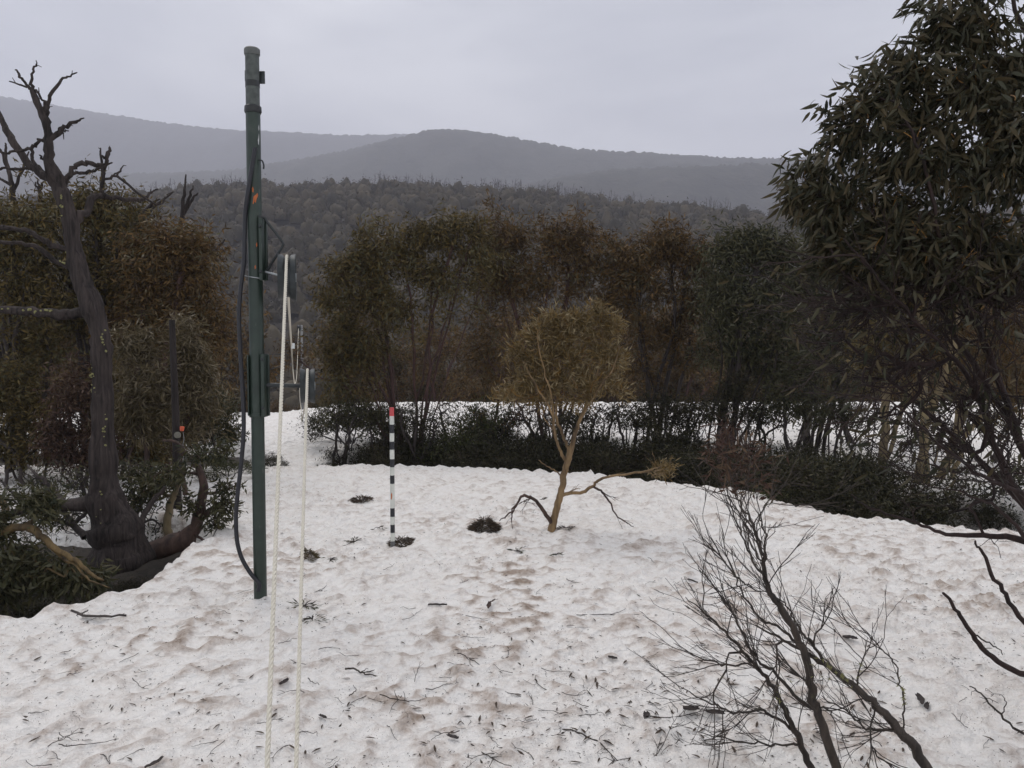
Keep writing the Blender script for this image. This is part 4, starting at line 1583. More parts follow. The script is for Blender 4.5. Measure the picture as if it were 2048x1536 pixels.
hand_plant('bare_bush', 'tangled dark bare twigs in the hollow left of the snag trunk', 'bush',
           [([(170, 1075), (140, 1040), (110, 1000), (80, 960), (55, 930)], [14, 12, 9, 7, 4], 0, 0.4), ([(150, 1050), (90, 1030), (40, 1000), (0, 960)], [10, 8, 6, 4], 0, 0.2),
            ([(160, 1065), (175, 1020), (165, 970), (150, 930)], [9, 7, 5, 3], 0.2, 0.4)],
           M['bark_dark'], [(90, 960, 100, 40), (150, 1010, 80, 40), (40, 1000, 70, 45), (180, 950, 60, 25), (100, 1050, 90, 35)], 800, M['leaf_green'], 1100, 7.4, seed=64, rt=0.002,
           leaf_len=0.06, leaf_w=0.016, wig=0.35)
hand_plant('bare_bush', 'dark bare twigs over the snow right of the snag trunk', 'bush',
           [([(275, 1060), (270, 1010), (262, 970), (258, 930)], [10, 8, 6, 3], 0, 0.5), ([(272, 1020), (300, 985), (330, 960), (360, 930)], [8, 6, 5, 3], 0, 0.5),
            ([(275, 1050), (300, 1040), (320, 1050), (310, 1070)], [6, 5, 3, 2], 0, -0.1)],
           M['bark_dark'], [(280, 950, 60, 25), (330, 960, 50, 25), (290, 1000, 40, 25), (260, 935, 60, 15), (300, 1060, 40, 20, 0.5)], 480, M['leaf_green'], 900, 7.9, seed=65, rt=0.002, leaf_len=0.06,
           leaf_w=0.018, wig=0.35)

# ------------------------------------------------------------------ insulator post
PY_ = 8.3
b0 = P(356, 1050, PY_)
b0[2] = zs(b0[0], b0[1]) - 0.1
post = empty('insulator_post', tuple(b0), 'slim dark wooden post with an orange cap and a curling wire', 'post')
mb = MB()
tp = P(345, 640, PY_)
tp[0] = b0[0] - 0.02
mb.tube([b0, (b0 + tp) / 2 + np.array([0.01, 0, 0]), tp], [0.045, 0.038, 0.030], 12)
mb.build('shaft', M['post_wood'], post)
mb = MB()
c = P(355, 870, PY_ - 0.06)
mb.lathe([(-0.015, 0.018), (-0.012, 0.034), (0.012, 0.034), (0.014, 0.012), (0.02, 0.010)], c, (0.15, -1, 0.05), 16)
mb.build('insulator_disc', M['porcelain'], post)
mb = MB()
c = P(364, 858, PY_ - 0.05)
mb.lathe([(-0.022, 0.014), (-0.018, 0.02), (0.018, 0.024), (0.026, 0.022)], c, (0.1, 0, 1), 14)
mb.build('orange_cap', M['orange_plastic'], post)
mb = MB()
mb.tube(catmull(pp_([(366, 864), (368, 878), (366, 890), (369, 905), (366, 918), (366, 930)], PY_ - 0.05), 5), 0.0022, 5)
mb.build('wire', M['wire_grey'], post)

# ------------------------------------------------------------------ tow pylon
PYL = 5.4
AX = P(521, 1195, PYL)[0]


def zpy(py, Y=PYL):
    return P(1024, py, Y)[2]


foot = np.array([AX, PYL, zs(AX, PYL)])
pyl = empty('tow_pylon', tuple(foot), 'tall green painted steel rope tow pylon with two pulleys', 'pylon')


def ptube(name, y0, y1, r, mat, k=24, prof=None):
    m = MB()
    z0, z1 = zpy(y0), zpy(y1)
    m.lathe(prof(z0, z1) if prof else [(z0, r), (z1, r)], (AX, PYL, 0), (0, 0, 1), k)
    return m.build(name, mat, pyl)


ptube('lower_post', 1225, 560, 0.0445, M['green_paint'])
ptube('sleeve', 833, 222, 0.0485, M['green_paint'])
ptube('upper_tube', 224, 108, 0.0465, M['grey_pipe'])
ptube('cap', 111, 97, 0.052, M['cap_grey'], 24, lambda a, b: [(a, 0.049), (a + 0.006, 0.053), (b - 0.008, 0.053), (b, 0.046)])
ptube('tape_band', 175, 163, 0.0485, M['black_tape'])
ptube('collar', 227, 212, 0.057, M['black_tape'], 24, lambda a, b: [(a, 0.053), (a + 0.012, 0.058), (b - 0.006, 0.056), (b, 0.050)])
ptube('clamp_band', 826, 834, 0.062, M['green_paint'], 24, lambda a, b: [(b, 0.054), (b + 0.01, 0.058), (a, 0.054)])
for y0, y1 in ((438, 562), (708, 833)):
    m = MB()
    za, zb = zpy(y1), zpy(y0)
    zc_, h = (za + zb) / 2, zb - za
    m.box((AX + 0.057, PYL - 0.02, zc_), (0.024, 0.085, h))
    m.box((AX + 0.074, PYL + 0.018, zc_), (0.010, 0.03, h * 0.98))
    if y0 > 600:
        m.box((AX - 0.050, PYL - 0.01, zc_), (0.010, 0.07, h * 0.96))
    m.build('mounting_channel', M['green_paint'], pyl, False, 0.003)
for py in (455, 545, 718, 815):
    m = MB()
    m.lathe([(0, 0.012), (0.009, 0.012), (0.012, 0.008)], (AX + 0.057, PYL - 0.0625, zpy(py)), (0, -1, 0), 6)
    m.build('bolt', M['dark_steel'], pyl, False)
m = MB()
c = P(524, 152, PYL + 0.03)
m.box((AX + 0.056, PYL + 0.03, zpy(152)), (0.040, 0.012, 0.085))
m.build('top_bracket', M['dark_steel'], pyl, False, 0.003)
m = MB()
m.box((AX - 0.0515, PYL + 0.02, zpy(150)), (0.014, 0.012, 0.075))
m.build('top_bracket', M['dark_steel'], pyl, False, 0.003)
m = MB()
m.tube(catmull([np.array([AX + 0.046, PYL - 0.03, zpy(322)]), np.array([AX + 0.068, PYL - 0.03, zpy(324)]), np.array([AX + 0.078, PYL - 0.03, zpy(333)]), np.array([AX + 0.076, PYL - 0.03, zpy(340)])], 4), 0.006, 8)
m.build('hook', M['dark_steel'], pyl)
m = MB()
m.tube(catmull([np.array([AX + 0.04, PYL - 0.045, zpy(436)]), np.array([AX + 0.075, PYL - 0.03, zpy(437)]), np.array([AX + 0.10, PYL - 0.02, zpy(448)]), np.array([AX + 0.185, PYL, zpy(482)]),
                np.array([AX + 0.186, PYL, zpy(494)]), np.array([AX + 0.12, PYL, zpy(523)]), np.array([AX + 0.085, PYL, zpy(540)])], 5), 0.0095, 10)
m.build('guide_rod', M['dark_steel'], pyl)


def decal(name, mat, pts, off=0.0012, r=0.0485):
    """thin flake on the tube; pts (angle from facing camera in rad, py) outline fan"""
    a = np.array([p[0] for p in pts])
    z = np.array([zpy(p[1]) for p in pts])
    ang = -math.pi / 2 + a
    rr = r + off
    v = np.stack([AX + np.cos(ang) * rr, PYL + np.sin(ang) * rr, z], -1)
    ca, cz = a.mean(), z.mean()
    ctr = np.array([[AX + math.cos(-math.pi / 2 + ca) * rr, PYL + math.sin(-math.pi / 2 + ca) * rr, cz]])
    k = len(pts)
    v = np.vstack([v, ctr])
    m = MB()
    j = np.arange(k)
    m.add(v, [np.stack([j, (j + 1) % k, np.full(k, k)], -1)])
    return m.build(name, mat, pyl, False)


decal('paint_patch', M['orange_paint'], [(0.10, 410), (0.22, 396), (0.5, 392), (0.75, 388), (0.85, 393), (0.62, 400), (0.5, 408), (0.28, 406), (0.2, 411)])
decal('paint_patch', M['orange_paint'], [(0.05, 386), (0.0, 380), (0.15, 376), (0.28, 382), (0.2, 388)])
decal('paint_patch', M['orange_paint'], [(0.5, 496), (0.42, 490), (0.58, 486), (0.66, 493)])
decal('paint_patch', M['orange_paint'], [(0.25, 540), (0.2, 534), (0.35, 531), (0.42, 537)])
decal('paint_patch', M['cap_pale'], [(0.98, 290), (0.95, 282), (1.15, 268), (1.2, 276), (1.1, 292)])
decal('paint_patch', M['cap_pale'], [(1.1, 264), (1.05, 256), (1.2, 250), (1.25, 260)])

# rope tow ropes and pulleys
R1a, R1b = P(573, 509, 5.36), P(534, 1540, 2.72)
R2a, R2b = P(615, 738, 5.42), P(592, 1540, 3.05)


def pulley(cpx, cpy, Y, rad, width, toward, axle_from, axle_r, axle_mat):
    c = P(cpx, cpy, Y)
    d = np.array(toward, float)
    d[2] = 0
    d = unit(d)
    ax = np.array([d[1], -d[0], 0.0])
    if ax[0] < 0:
        ax = -ax
    w = width / 2
    pr = bpy.data.objects.new('pulley', None)
    COL.objects.link(pr)
    pr.parent = pyl
    pr.location = tuple(c - foot)
    gr_ = rad * 0.86
    m = MB()
    m.lathe([(-w * 0.34, rad * 0.9), (-w * 0.28, gr_), (-w * 0.1, gr_ - 0.004), (w * 0.1, gr_ - 0.004), (w * 0.28, gr_), (w * 0.34, rad * 0.9)], (0, 0, 0), ax, 40)
    o = m.build('wheel', M['dark_steel'], None)
    o.parent = pr
    for s_ in (-1, 1):
        m = MB()
        m.lathe([(s_ * w * 0.30, rad * 0.5), (s_ * w * 0.32, rad * 0.9), (s_ * w * 0.55, rad * 0.97), (s_ * w * 0.9, rad * 0.985), (s_ * w * 1.0, rad * 1.02), (s_ * w * 0.96, rad * 0.93), (s_ * w * 0.5, rad * 0.9),
                 (s_ * w * 0.45, rad * 0.5)], (0, 0, 0), ax, 40)
        o = m.build('flange', M['pulley_grey'], None)
        o.parent = pr
    m = MB()
    m.lathe([(-w * 1.05, 0.03), (w * 1.05, 0.03)], (0, 0, 0), ax, 16)
    o = m.build('hub', M['steel'], None)
    o.parent = pr
    m = MB()
    a0 = np.array(axle_from)
    m.tube([a0, c + ax * w * 0.9 * 0], axle_r, 12)
    m.build('axle', axle_mat, pyl)
    return c, ax, gr_


c1, ax1, g1 = pulley(574.5, 555, PYL + 0.01, 0.162, 0.118, R1b - R1a, (AX + 0.06, PYL, zpy(543)), 0.0075, M['steel'])
c2, ax2, g2 = pulley(615.5, 772, PYL + 0.05, 0.124, 0.098, R2b - R2a, (AX + 0.06, PYL, zpy(770)), 0.0155, M['dark_steel'])
m = MB()
m.tube([np.array([AX + 0.07, PYL - 0.05, zpy(708)]), np.array([AX + 0.13, PYL - 0.02, zpy(708)]), np.array([AX + 0.22, PYL, zpy(709)])], 0.003, 6)
m.build('tie_wire', M['dark_steel'], pyl)
m = MB()
m.tube([np.array([AX + 0.09, PYL - 0.03, zpy(740)]), np.array([AX + 0.2, PYL + 0.02, zpy(728)])], 0.003, 6)
m.build('tie_wire', M['dark_steel'], pyl)
m = MB()
m.tube(catmull([np.array([AX - 0.065, PYL - 0.03, zpy(552)]), np.array([AX - 0.02, PYL - 0.056, zpy(555)]), np.array([AX + 0.05, PYL - 0.05, zpy(558)])], 4), 0.0035, 6)
m.build('tie_wire', M['steel'], pyl)


def rope(name, label, path, r, lay=0.075, k=5):
    """three laid strands twisted round the path"""
    pts = np.asarray(path, float)
    seg = np.linalg.norm(np.diff(pts, axis=0), axis=1)
    s = np.concatenate([[0], np.cumsum(seg)])
    Ltot = s[-1]
    # finer where near the camera
    st = [0.0]
    while st[-1] < Ltot:
        q = np.array([np.interp(st[-1], s, pts[:, i]) for i in range(3)])
        st.append(st[-1] + (0.011 if q[1] < 6.0 else 0.30))
    st = np.minimum(np.array(st), Ltot)
    q = np.stack([np.interp(st, s, pts[:, i]) for i in range(3)], -1)
    t = unit(np.gradient(q, axis=0))
    u = unit(np.cross(t, np.array([1.0, 0.03, 0.02])))
    w = np.cross(t, u)
    m = MB()
    nearm = q[:, 1] < 6.0
    for j in range(3):
        a = st / lay * 2 * math.pi + j * 2 * math.pi / 3
        a = np.where(nearm, a, j * 2 * math.pi / 3)
        m.tube(q + (u * np.cos(a)[:, None] + w * np.sin(a)[:, None]) * r * 0.5, r * 0.56, k)
    o = m.build(name, M['rope_white'])
    return tag(o, label, 'rope', 'tow ropes running over the pylon pulleys')


def arc(c, ax, rad, a0, a1, n, d):
    """arc round a pulley; angle 0 towards d (horizontal), 90 = up"""
    up = np.array([0, 0, 1.0])
    return [c + rad * (math.cos(math.radians(a)) * d + math.sin(math.radians(a)) * up) for a in np.linspace(a0, a1, n)]


def tow(c, ax, g, low, far):
    d = np.array([-ax[1], ax[0], 0.0])
    if d[1] > 0:
        d = -d
    gr_ = g + 0.009
    v = low - c
    hv, hz = v @ d, v[2]
    L_ = math.hypot(hv, hz)
    base_a = math.degrees(math.atan2(hz, hv))
    th = math.degrees(math.acos(gr_ / L_))
    a0 = base_a + th
    pts = [low + (low - arc(c, ax, gr_, a0, a0, 1, d)[0]) * 0.16, low]
    pts += arc(c, ax, gr_, a0, 165, 12, d)
    return pts + list(far)


far1 = catmull([P(577, 600, 6.2), P(582, 680, 9), P(586.5, 745, 16), P(590, 768, 22), P(594, 742, 27), P(597, 656, 32)], 6)
far2 = catmull([P(611, 805, 6.6), P(607, 828, 11), P(603.5, 842, 17.5), P(602, 815, 22), P(600, 800, 27), P(599, 775, 32)], 6)
gz = np.maximum(z_snow(far2[:, 0], far2[:, 1]), z_ground(far2[:, 0], far2[:, 1]))
far2[:, 2] = np.maximum(far2[:, 2], gz + 0.012)
rope('tow_rope', 'thick white tow rope over the upper pulley, nearer the pylon', tow(c1, ax1, g1, R1b, far1), 0.0105)
rope('tow_rope', 'thick white tow rope over the lower pulley, right hand of the pair', tow(c2, ax2, g2, R2b, far2), 0.0098)

tagp = P(586, 692, 9.6)
t = empty('rope_tag', tuple(tagp), 'small white tag hanging on the rope beyond the pylon', 'tag')
m = MB()
m.box(tagp, (0.04, 0.012, 0.068))
m.build('plate', M['flag_white'], t, False, 0.003)
m = MB()
m.tube([tagp + np.array([-0.018, 0, 0.02]), tagp + np.array([-0.035, 0.02, 0.03])], 0.004, 6)
m.build('clip', M['steel'], t)

# far pylon
fy = 32.3
fx = P(599, 700, fy)[0]
fz = zg(fx, fy)
fp = empty('tow_pylon', (fx, fy, fz), 'thin pale far pylon in the gap beyond the snow crest', 'pylon')
m = MB()
m.lathe([(0, 0.05), (P(0, 650, fy)[2] - fz, 0.045)], (fx + 0.1, fy, fz), (0, 0, 1), 10)
m.build('post', M['cap_pale'], fp)
for py in (656, 775):
    m = MB()
    c = P(598, py, fy - 0.25)
    m.lathe([(-0.05, 0.14), (-0.02, 0.11), (0.02, 0.11), (0.05, 0.14)], c, (1, 0.1, 0), 16)
    m.build('pulley', M['dark_steel'], fp)
    m = MB()
    m.tube([c, (fx + 0.1, fy, c[2])], 0.02, 6)
    m.build('arm', M['dark_steel'], fp)

# black cable
cb = catmull([np.array([AX + 0.03, PYL - 0.056, zpy(300)]), np.array([AX + 0.005, PYL - 0.067, zpy(345)]), np.array([AX - 0.03, PYL - 0.062, zpy(400)]), np.array([AX - 0.055, PYL - 0.035, zpy(440)])]
             + [P(x, y, PYL - 0.05) for x, y in ((488, 520), (481, 580), (478, 630), (480, 690), (484, 760), (487, 820), (487, 870), (482, 930), (475, 990), (472, 1035), (474, 1080), (483, 1115), (500, 1145), (518, 1168))]
             + [np.array([AX + 0.0, PYL - 0.055, zpy(1178)])], 6)
m = MB()
m.tube(cb, 0.0145, 10)
o = m.build('cable', M['cable_black'])
tag(o, 'black cable hanging in a loop down the left of the green pylon', 'cable')

# ------------------------------------------------------------------ striped marker pole
SPY = 6.87
sx = P(785.5, 1090, SPY)[0]
sz = zs(sx, SPY)
sp = empty('marker_pole', (sx, SPY, sz), 'black and white banded snow pole with a red top', 'marker pole')
bands = [(815, 832, 'pole_red'), (832, 849, 'pole_white'), (849, 866, 'pole_black'), (866, 883, 'pole_white'), (883, 899, 'pole_black'), (899, 918, 'pole_white'), (918, 934, 'pole_black'),
         (934, 950.5, 'pole_white'), (950.5, 967, 'pole_black'), (967, 1016, 'pole_white'), (1016, 1033, 'pole_black'), (1033, 1049, 'pole_white'), (1049, 1065, 'pole_black'), (1065, 1082, 'pole_white'),
         (1082, 1106, 'pole_grey')]
for a, b, mt in bands:
    m = MB()
    z1, z0 = zpy(a, SPY), zpy(b, SPY)
    m.lathe([(z0 + 0.0008, 0.0205), (z1 - 0.0008, 0.0205)], (sx, SPY, 0), (0, 0, 1), 20)
    m.build('band', M[mt], sp)
m = MB()
for (a, z_) in ((0.35, 992), (0.30, 987)):
    pass
ang = -math.pi / 2 + np.array([-0.5, -0.2, 0.05, 0.1, -0.15, -0.45])
zz = np.array([zpy(v_, SPY) for v_ in (997, 999, 994, 987, 984, 988)])
v = np.stack([sx + np.cos(ang) * 0.0214, SPY + np.sin(ang) * 0.0214, zz], -1)
m.add(np.vstack([v, v.mean(0)]), [np.stack([np.arange(6), (np.arange(6) + 1) % 6, np.full(6, 6)], -1)])
m.build('rust_patch', M['orange_paint'], sp, False)

# ------------------------------------------------------------------ the small golden tree
GY = 7.5
gl = [
    ([(1103, 1062), (1110, 1030), (1120, 992), (1126, 960), (1132, 930), (1140, 908), (1148, 880), (1160, 840), (1180, 790), (1198, 730), (1205, 670), (1195, 610)],
     [22, 19, 18, 17, 17, 16, 11, 9, 7, 6, 4, 2]),
    ([(1134, 925), (1122, 905), (1110, 870), (1107, 835), (1100, 780), (1085, 730), (1075, 670)], [10, 9, 8, 7, 6, 4, 2], 0, -0.15),
    ([(1140, 908), (1132, 885), (1122, 860), (1112, 830), (1120, 770), (1140, 700), (1150, 640)], [10, 9, 8, 7, 6, 4, 2], 0, 0.15),
    ([(1120, 992), (1135, 988), (1165, 984), (1185, 972), (1200, 958), (1240, 950), (1290, 942), (1322, 932)], [10, 9, 9, 8, 7, 6, 5, 3], 0, -0.2),
    ([(1185, 975), (1205, 985), (1220, 1005), (1232, 1030), (1252, 1045), (1265, 1054)], [7, 6, 5, 4, 3, 2], -0.1, -0.3),
    ([(1105, 1050), (1092, 1030), (1075, 1005), (1060, 994), (1045, 992), (1032, 1010), (1015, 1030), (1000, 1042)], [12, 11, 9, 8, 7, 5, 4, 2], 0, -0.25),
    ([(1062, 995), (1052, 1000), (1045, 1004)], [4, 3, 2], -0.1, -0.1),
    ([(1034, 1005), (1026, 1025), (1022, 1045)], [5, 4, 2], -0.15, -0.2),
    ([(1122, 950), (1108, 940), (1090, 930), (1078, 920)], [5, 4, 3, 2], 0, 0.1),
    ([(1108, 860), (1095, 845), (1080, 825)], [5, 4, 2], 0, 0.1),
    ([(1290, 942), (1310, 950), (1330, 945)], [4, 3, 2], -0.18, -0.2),
    ([(1160, 842), (1175, 815), (1195, 780), (1225, 740), (1240, 690)], [7, 6, 5, 4, 2], 0, -0.2),
    ([(1107, 838), (1090, 800), (1065, 760), (1045, 720)], [6, 5, 4, 2], -0.1, -0.2),
]
gb = [(1150, 640, 30, 24), (1195, 622, 22, 26, 1.0), (1225, 655, 24, 28), (1170, 660, 32, 26, 1.2), (1105, 635, 32, 22), (1070, 662, 30, 28), (1120, 678, 36, 30), (1040, 705, 30, 26), (1085, 720, 36, 28), (1145, 715, 38, 30), (1200, 705, 34, 34),
      (1235, 715, 18, 30), (1055, 760, 36, 26), (1110, 765, 38, 28), (1170, 765, 40, 28), (1220, 765, 26, 26, 0.8), (1025, 785, 30, 18, 0.8), (1080, 800, 34, 16, 0.6), (1245, 790, 16, 16, 0.5), (1000, 800, 16, 10, 0.4), (1150, 800, 34, 14, 0.5)]
gl = [(g_[0], [w_ * 0.78 for w_ in g_[1]], *g_[2:]) for g_ in gl]
gt_, gsk = hand_plant('golden_gum', 'small golden leaved snow gum standing alone on the snow', 'tree', gl, M['bark_gold'],
                    gb + [(1330, 938, 20, 11, 2.0)], 620, M['leaf_gold'], 10500, GY, rt=0.002, leaf_len=0.078, leaf_w=0.013, seg=0.06, spread=0.034, seed=74, droop=-0.15,
                    leaf_blobs=gb + [(1330, 938, 20, 12)], wig=0.22,
                       sprouts=((30, 0.05, 0.18, 0.5, (0, 0, -0.1), lambda q_: q_[2] < 0.60 and abs(q_[0] - 0.40) > 0.12), (26, 0.03, 0.09, 0.6, (0, 0, 0), True), (60, 0.06, 0.2, 0.4, (0, 0, 0.5), lambda q_: 0.85 < q_[2] < 1.3 and abs(q_[0] - 0.5) < 0.45)))
for i_, c_ in enumerate([c_ for c_ in gt_.children if c_.name.startswith('branch')]):
    if i_ in (3, 4, 5, 6):
        c_.data.materials[0] = M['bark_brownred']
rng = np.random.default_rng(72)
mb = MB()
hi = [t_ for t_ in gsk.tip if gsk.P[t_][2] > 1.15]
for i in rng.choice(hi, 150):
    a_ = gsk.A[i]
    mb.tube(catmull([gsk.P[gsk.A[a_]], gsk.P[a_], gsk.P[i], gsk.P[i] + unit(gsk.D[i] + np.array([0, 0, 0.6])) * 0.06], 2), np.linspace(0.0048, 0.002, 7), 4, False)
o = mb.build('shoot', M['bark_amber'], gt_)
o['kind'] = 'stuff'

# ------------------------------------------------------------------ the big leafy tree at the right
NY = 3.6


def lance(curve, fold, seed):
    """one sickle shaped gum leaf along +X, unit length"""
    t = np.array([0.0, 0.18, 0.42, 0.72, 1.0])
    wd_ = np.array([0.0, 0.72, 1.0, 0.62, 0.0]) * 0.115
    cx = t
    cyv = curve * (t ** 1.6)
    czv = -0.16 * t * t * seed
    v = [(cx[0], cyv[0], czv[0])]
    for i in (1, 2, 3):
        v += [(cx[i], cyv[i] + wd_[i], czv[i] + fold * wd_[i]), (cx[i], cyv[i], czv[i]), (cx[i], cyv[i] - wd_[i], czv[i] + fold * wd_[i])]
    v.append((cx[4], cyv[4], czv[4]))
    f3 = np.array([[0, 2, 1], [0, 3, 2], [7, 8, 10], [8, 9, 10]])
    f4 = np.array([[1, 2, 5, 4], [2, 3, 6, 5], [4, 5, 8, 7], [5, 6, 9, 8]])
    return np.array(v), f3, f4


LV = [lance(0.18, 0.35, 1.0), lance(-0.22, 0.25, 0.4), lance(0.30, 0.5, -0.5), lance(-0.08, 0.3, 1.4), lance(0.05, 0.6, 0.2)]
rl = [
    ([(2330, 1850), (2270, 1500), (2200, 1200), (2110, 1000), (2020, 850), (1930, 700), (1850, 570), (1780, 450), (1710, 350)], [60, 50, 36, 22, 15, 11, 8, 6, 4], 0, 0.2),
    ([(2280, 1540), (2240, 1150), (2170, 820), (2090, 560), (2000, 340), (1930, 190), (1880, 80)], [44, 34, 24, 14, 10, 7, 4], 0.1, 0.1),
    ([(2200, 1200), (2090, 1060), (1970, 930), (1860, 830), (1760, 740), (1680, 670), (1625, 600)], [22, 15, 11, 9, 7, 5, 3], 0.1, 0.5),
    ([(2170, 1150), (2080, 1085), (2000, 1072), (1920, 1070), (1870, 1062), (1800, 1035), (1740, 1015), (1700, 990)], [22, 16, 12, 9, 7, 5, 4, 2], -0.1, 0.0),
    ([(2260, 1350), (2230, 900), (2180, 500), (2100, 200), (2030, 20), (1990, -100)], [36, 26, 18, 12, 8, 4], 0.3, 0.4),
    ([(2120, 1030), (2010, 940), (1960, 800), (1910, 720), (1840, 650), (1760, 560), (1690, 480)], [18, 15, 12, 9, 7, 5, 3], 0.2, -0.2),
    ([(2060, 900), (1990, 740), (1930, 600), (1880, 470), (1850, 330), (1800, 220)], [16, 13, 11, 8, 6, 4], 0.1, -0.2),
    ([(2150, 1100), (2060, 1000), (2000, 970), (1930, 930), (1850, 860), (1780, 800)], [14, 11, 9, 7, 5, 3], -0.2, -0.4),
    ([(2150, 1150), (2080, 1100), (2030, 1050), (1985, 1010), (1930, 985), (1860, 975)], [14, 11, 8, 6, 4, 2], -0.2, -0.3),
    ([(2250, 1420), (2120, 1300), (2060, 1255), (2010, 1190), (1985, 1150), (1962, 1100), (1950, 1085)], [20, 14, 11, 9, 8, 6, 4], -0.5, -0.5),
    ([(2280, 1480), (2120, 1360), (2040, 1345), (1985, 1315), (1945, 1270), (1915, 1225), (1890, 1185)], [20, 15, 13, 12, 10, 8, 6], -0.6, -0.6),
    ([(1945, 1270), (1985, 1290), (2010, 1310)], [4, 3, 2], -0.6, -0.6),
]
twb = [(1720, 620, 70, 60), (1800, 600, 80, 80), (1880, 560, 80, 80), (1960, 620, 80, 80), (1850, 720, 80, 70), (1760, 740, 70, 60), (1950, 800, 80, 80), (2010, 560, 60, 90), (1680, 540, 50, 50),
       (1800, 830, 60, 40), (1900, 900, 70, 50), (2000, 950, 60, 50), (1820, 1010, 80, 30, 0.5), (1980, 1090, 60, 30, 0.5), (1930, 1010, 80, 30, 0.5)]
crb = [(2030, 225, 50, 50), (2050, 290, 60, 60), (1590, 385, 36, 45, 1.2), (1640, 350, 60, 60), (1640, 440, 60, 50), (1700, 270, 65, 60), (1700, 400, 70, 60), (1750, 190, 60, 60), (1780, 330, 80, 80), (1820, 140, 65, 60), (1850, 230, 80, 80), (1870, 60, 55, 50),
       (1960, 60, 80, 60), (1940, 180, 90, 80), (1900, 340, 90, 80), (2010, 320, 80, 100), (2040, 130, 70, 90), (1800, 440, 80, 60), (1960, 450, 80, 60), (1990, -60, 90, 60), (1592, 335, 18, 16, 0.6), (1650, 500, 55, 40, 0.6), (1740, 510, 60, 40, 0.6), (1840, 510, 70, 40, 0.6), (1940, 530, 70, 45, 0.6), (2020, 500, 60, 60, 0.7)]
near, nsk = hand_plant('snow_gum', 'big dark leafy snow gum close by at the right edge, with hanging sickle leaves', 'tree', rl, M['bark_near'], twb + crb, 1300, None, 0, NY,
                       rt=0.0017, seg=0.07, seed=81, wig=0.15, base=0, part='limb',
                       sprouts=((340, 0.12, 0.4, 0.5, (-0.35, 0, 0.3), lambda q_: 1.12 < q_[2] < 2.1), (900, 0.08, 0.24, 0.6, (-0.3, 0, 0.3), True), (800, 0.04, 0.12, 0.6, (-0.2, 0, 0.2), True), (110, 0.08, 0.22, 0.6, (-0.5, 0, 0.5), lambda q_: q_[2] > 2.6 and q_[0] < 2.3)))
rng = np.random.default_rng(82)
T = np.array(nsk.tip)
TP = nsk.P[T]
kp = np.zeros(len(T), bool)
for c, rr, _ in pxblobs(crb, NY):
    kp |= (((TP - c) / (np.array(rr) * 1.1)) ** 2).sum(1) < 1
kp |= (TP[:, 2] > 2.4)
lt = T[kp]
extra = T[~kp & (TP[:, 2] > 1.2)]
host = np.concatenate([lt, lt, lt, nsk.A[lt], nsk.A[nsk.A[lt]], nsk.A[nsk.A[nsk.A[lt]]]])
NL = 13500
pick = np.concatenate([rng.choice(host, NL - 750), rng.choice(extra, 750)])
pos = nsk.P[pick] + rng.normal(0, 0.028, (NL, 3))
dr = unit(nsk.D[pick] * 0.55 + rng.normal(0, 0.42, (NL, 3)) + np.array([-0.18, 0, -0.75]))
side = unit(np.cross(dr, rng.normal(0, 1, (NL, 3))))
nor = np.cross(dr, side)
ln = rng.uniform(0.05, 0.092, NL)
var = rng.integers(0, 5, NL)
sel = np.argsort(pos[:, 1] - ln * 3)[:0]
cx_ = pos[:, 0] / pos[:, 1] * F + 1024
cy_ = 768 - F * ((pos[:, 2] - EYE) / pos[:, 1] + math.tan(PITCH))
inview = (cx_ < 2040) & (cy_ > 8)
score = np.where(inview, ln / pos[:, 1], 0)
big = np.argsort(-score)[:300]
lme = []
for v, f3, f4 in LV:
    me = smooth(mesh_np('leaf', v, [f3, f4]))
    me.materials.append(M['leaf_near'])
    lme.append(me)
loc0 = np.array(near.location)
for i in big:
    o = bpy.data.objects.new('leaf', lme[var[i]])
    COL.objects.link(o)
    o.parent = near
    mat = np.eye(4)
    mat[:3, 0], mat[:3, 1], mat[:3, 2], mat[:3, 3] = dr[i] * ln[i], side[i] * ln[i], nor[i] * ln[i], pos[i] - loc0
    o.matrix_local = Matrix(mat.tolist())
rest = np.setdiff1d(np.arange(NL), big)
mb = MB()
for k in range(5):
    idx = rest[var[rest] == k]
    v, f3, f4 = LV[k]
    R = np.stack([dr[idx], side[idx], nor[idx]], 1) * ln[idx][:, None, None]
    W = np.einsum('vi,nij->nvj', v, R) + pos[idx][:, None]
    nvp = len(v)
    off = (np.arange(len(idx)) * nvp)[:, None, None]
    mb.add(W.reshape(-1, 3), [(f3[None] + off).reshape(-1, 3), (f4[None] + off).reshape(-1, 4)])
o = mb.build('foliage', M['leaf_near'], near)
o['kind'] = 'stuff'
# amber new shoots in the crown
s2 = Skel()
mb = MB()
for i in rng.choice(lt, 190):
    p0 = nsk.P[nsk.A[i]]
    mb.tube(catmull([p0, nsk.P[i], nsk.P[i] + unit(nsk.D[i] + rng.normal(0, 0.4, 3)) * 0.05], 3), [0.0026] * 6 + [0.0014], 4, False)
o = mb.build('shoot', M['bark_amber'], near)
o['kind'] = 'stuff'

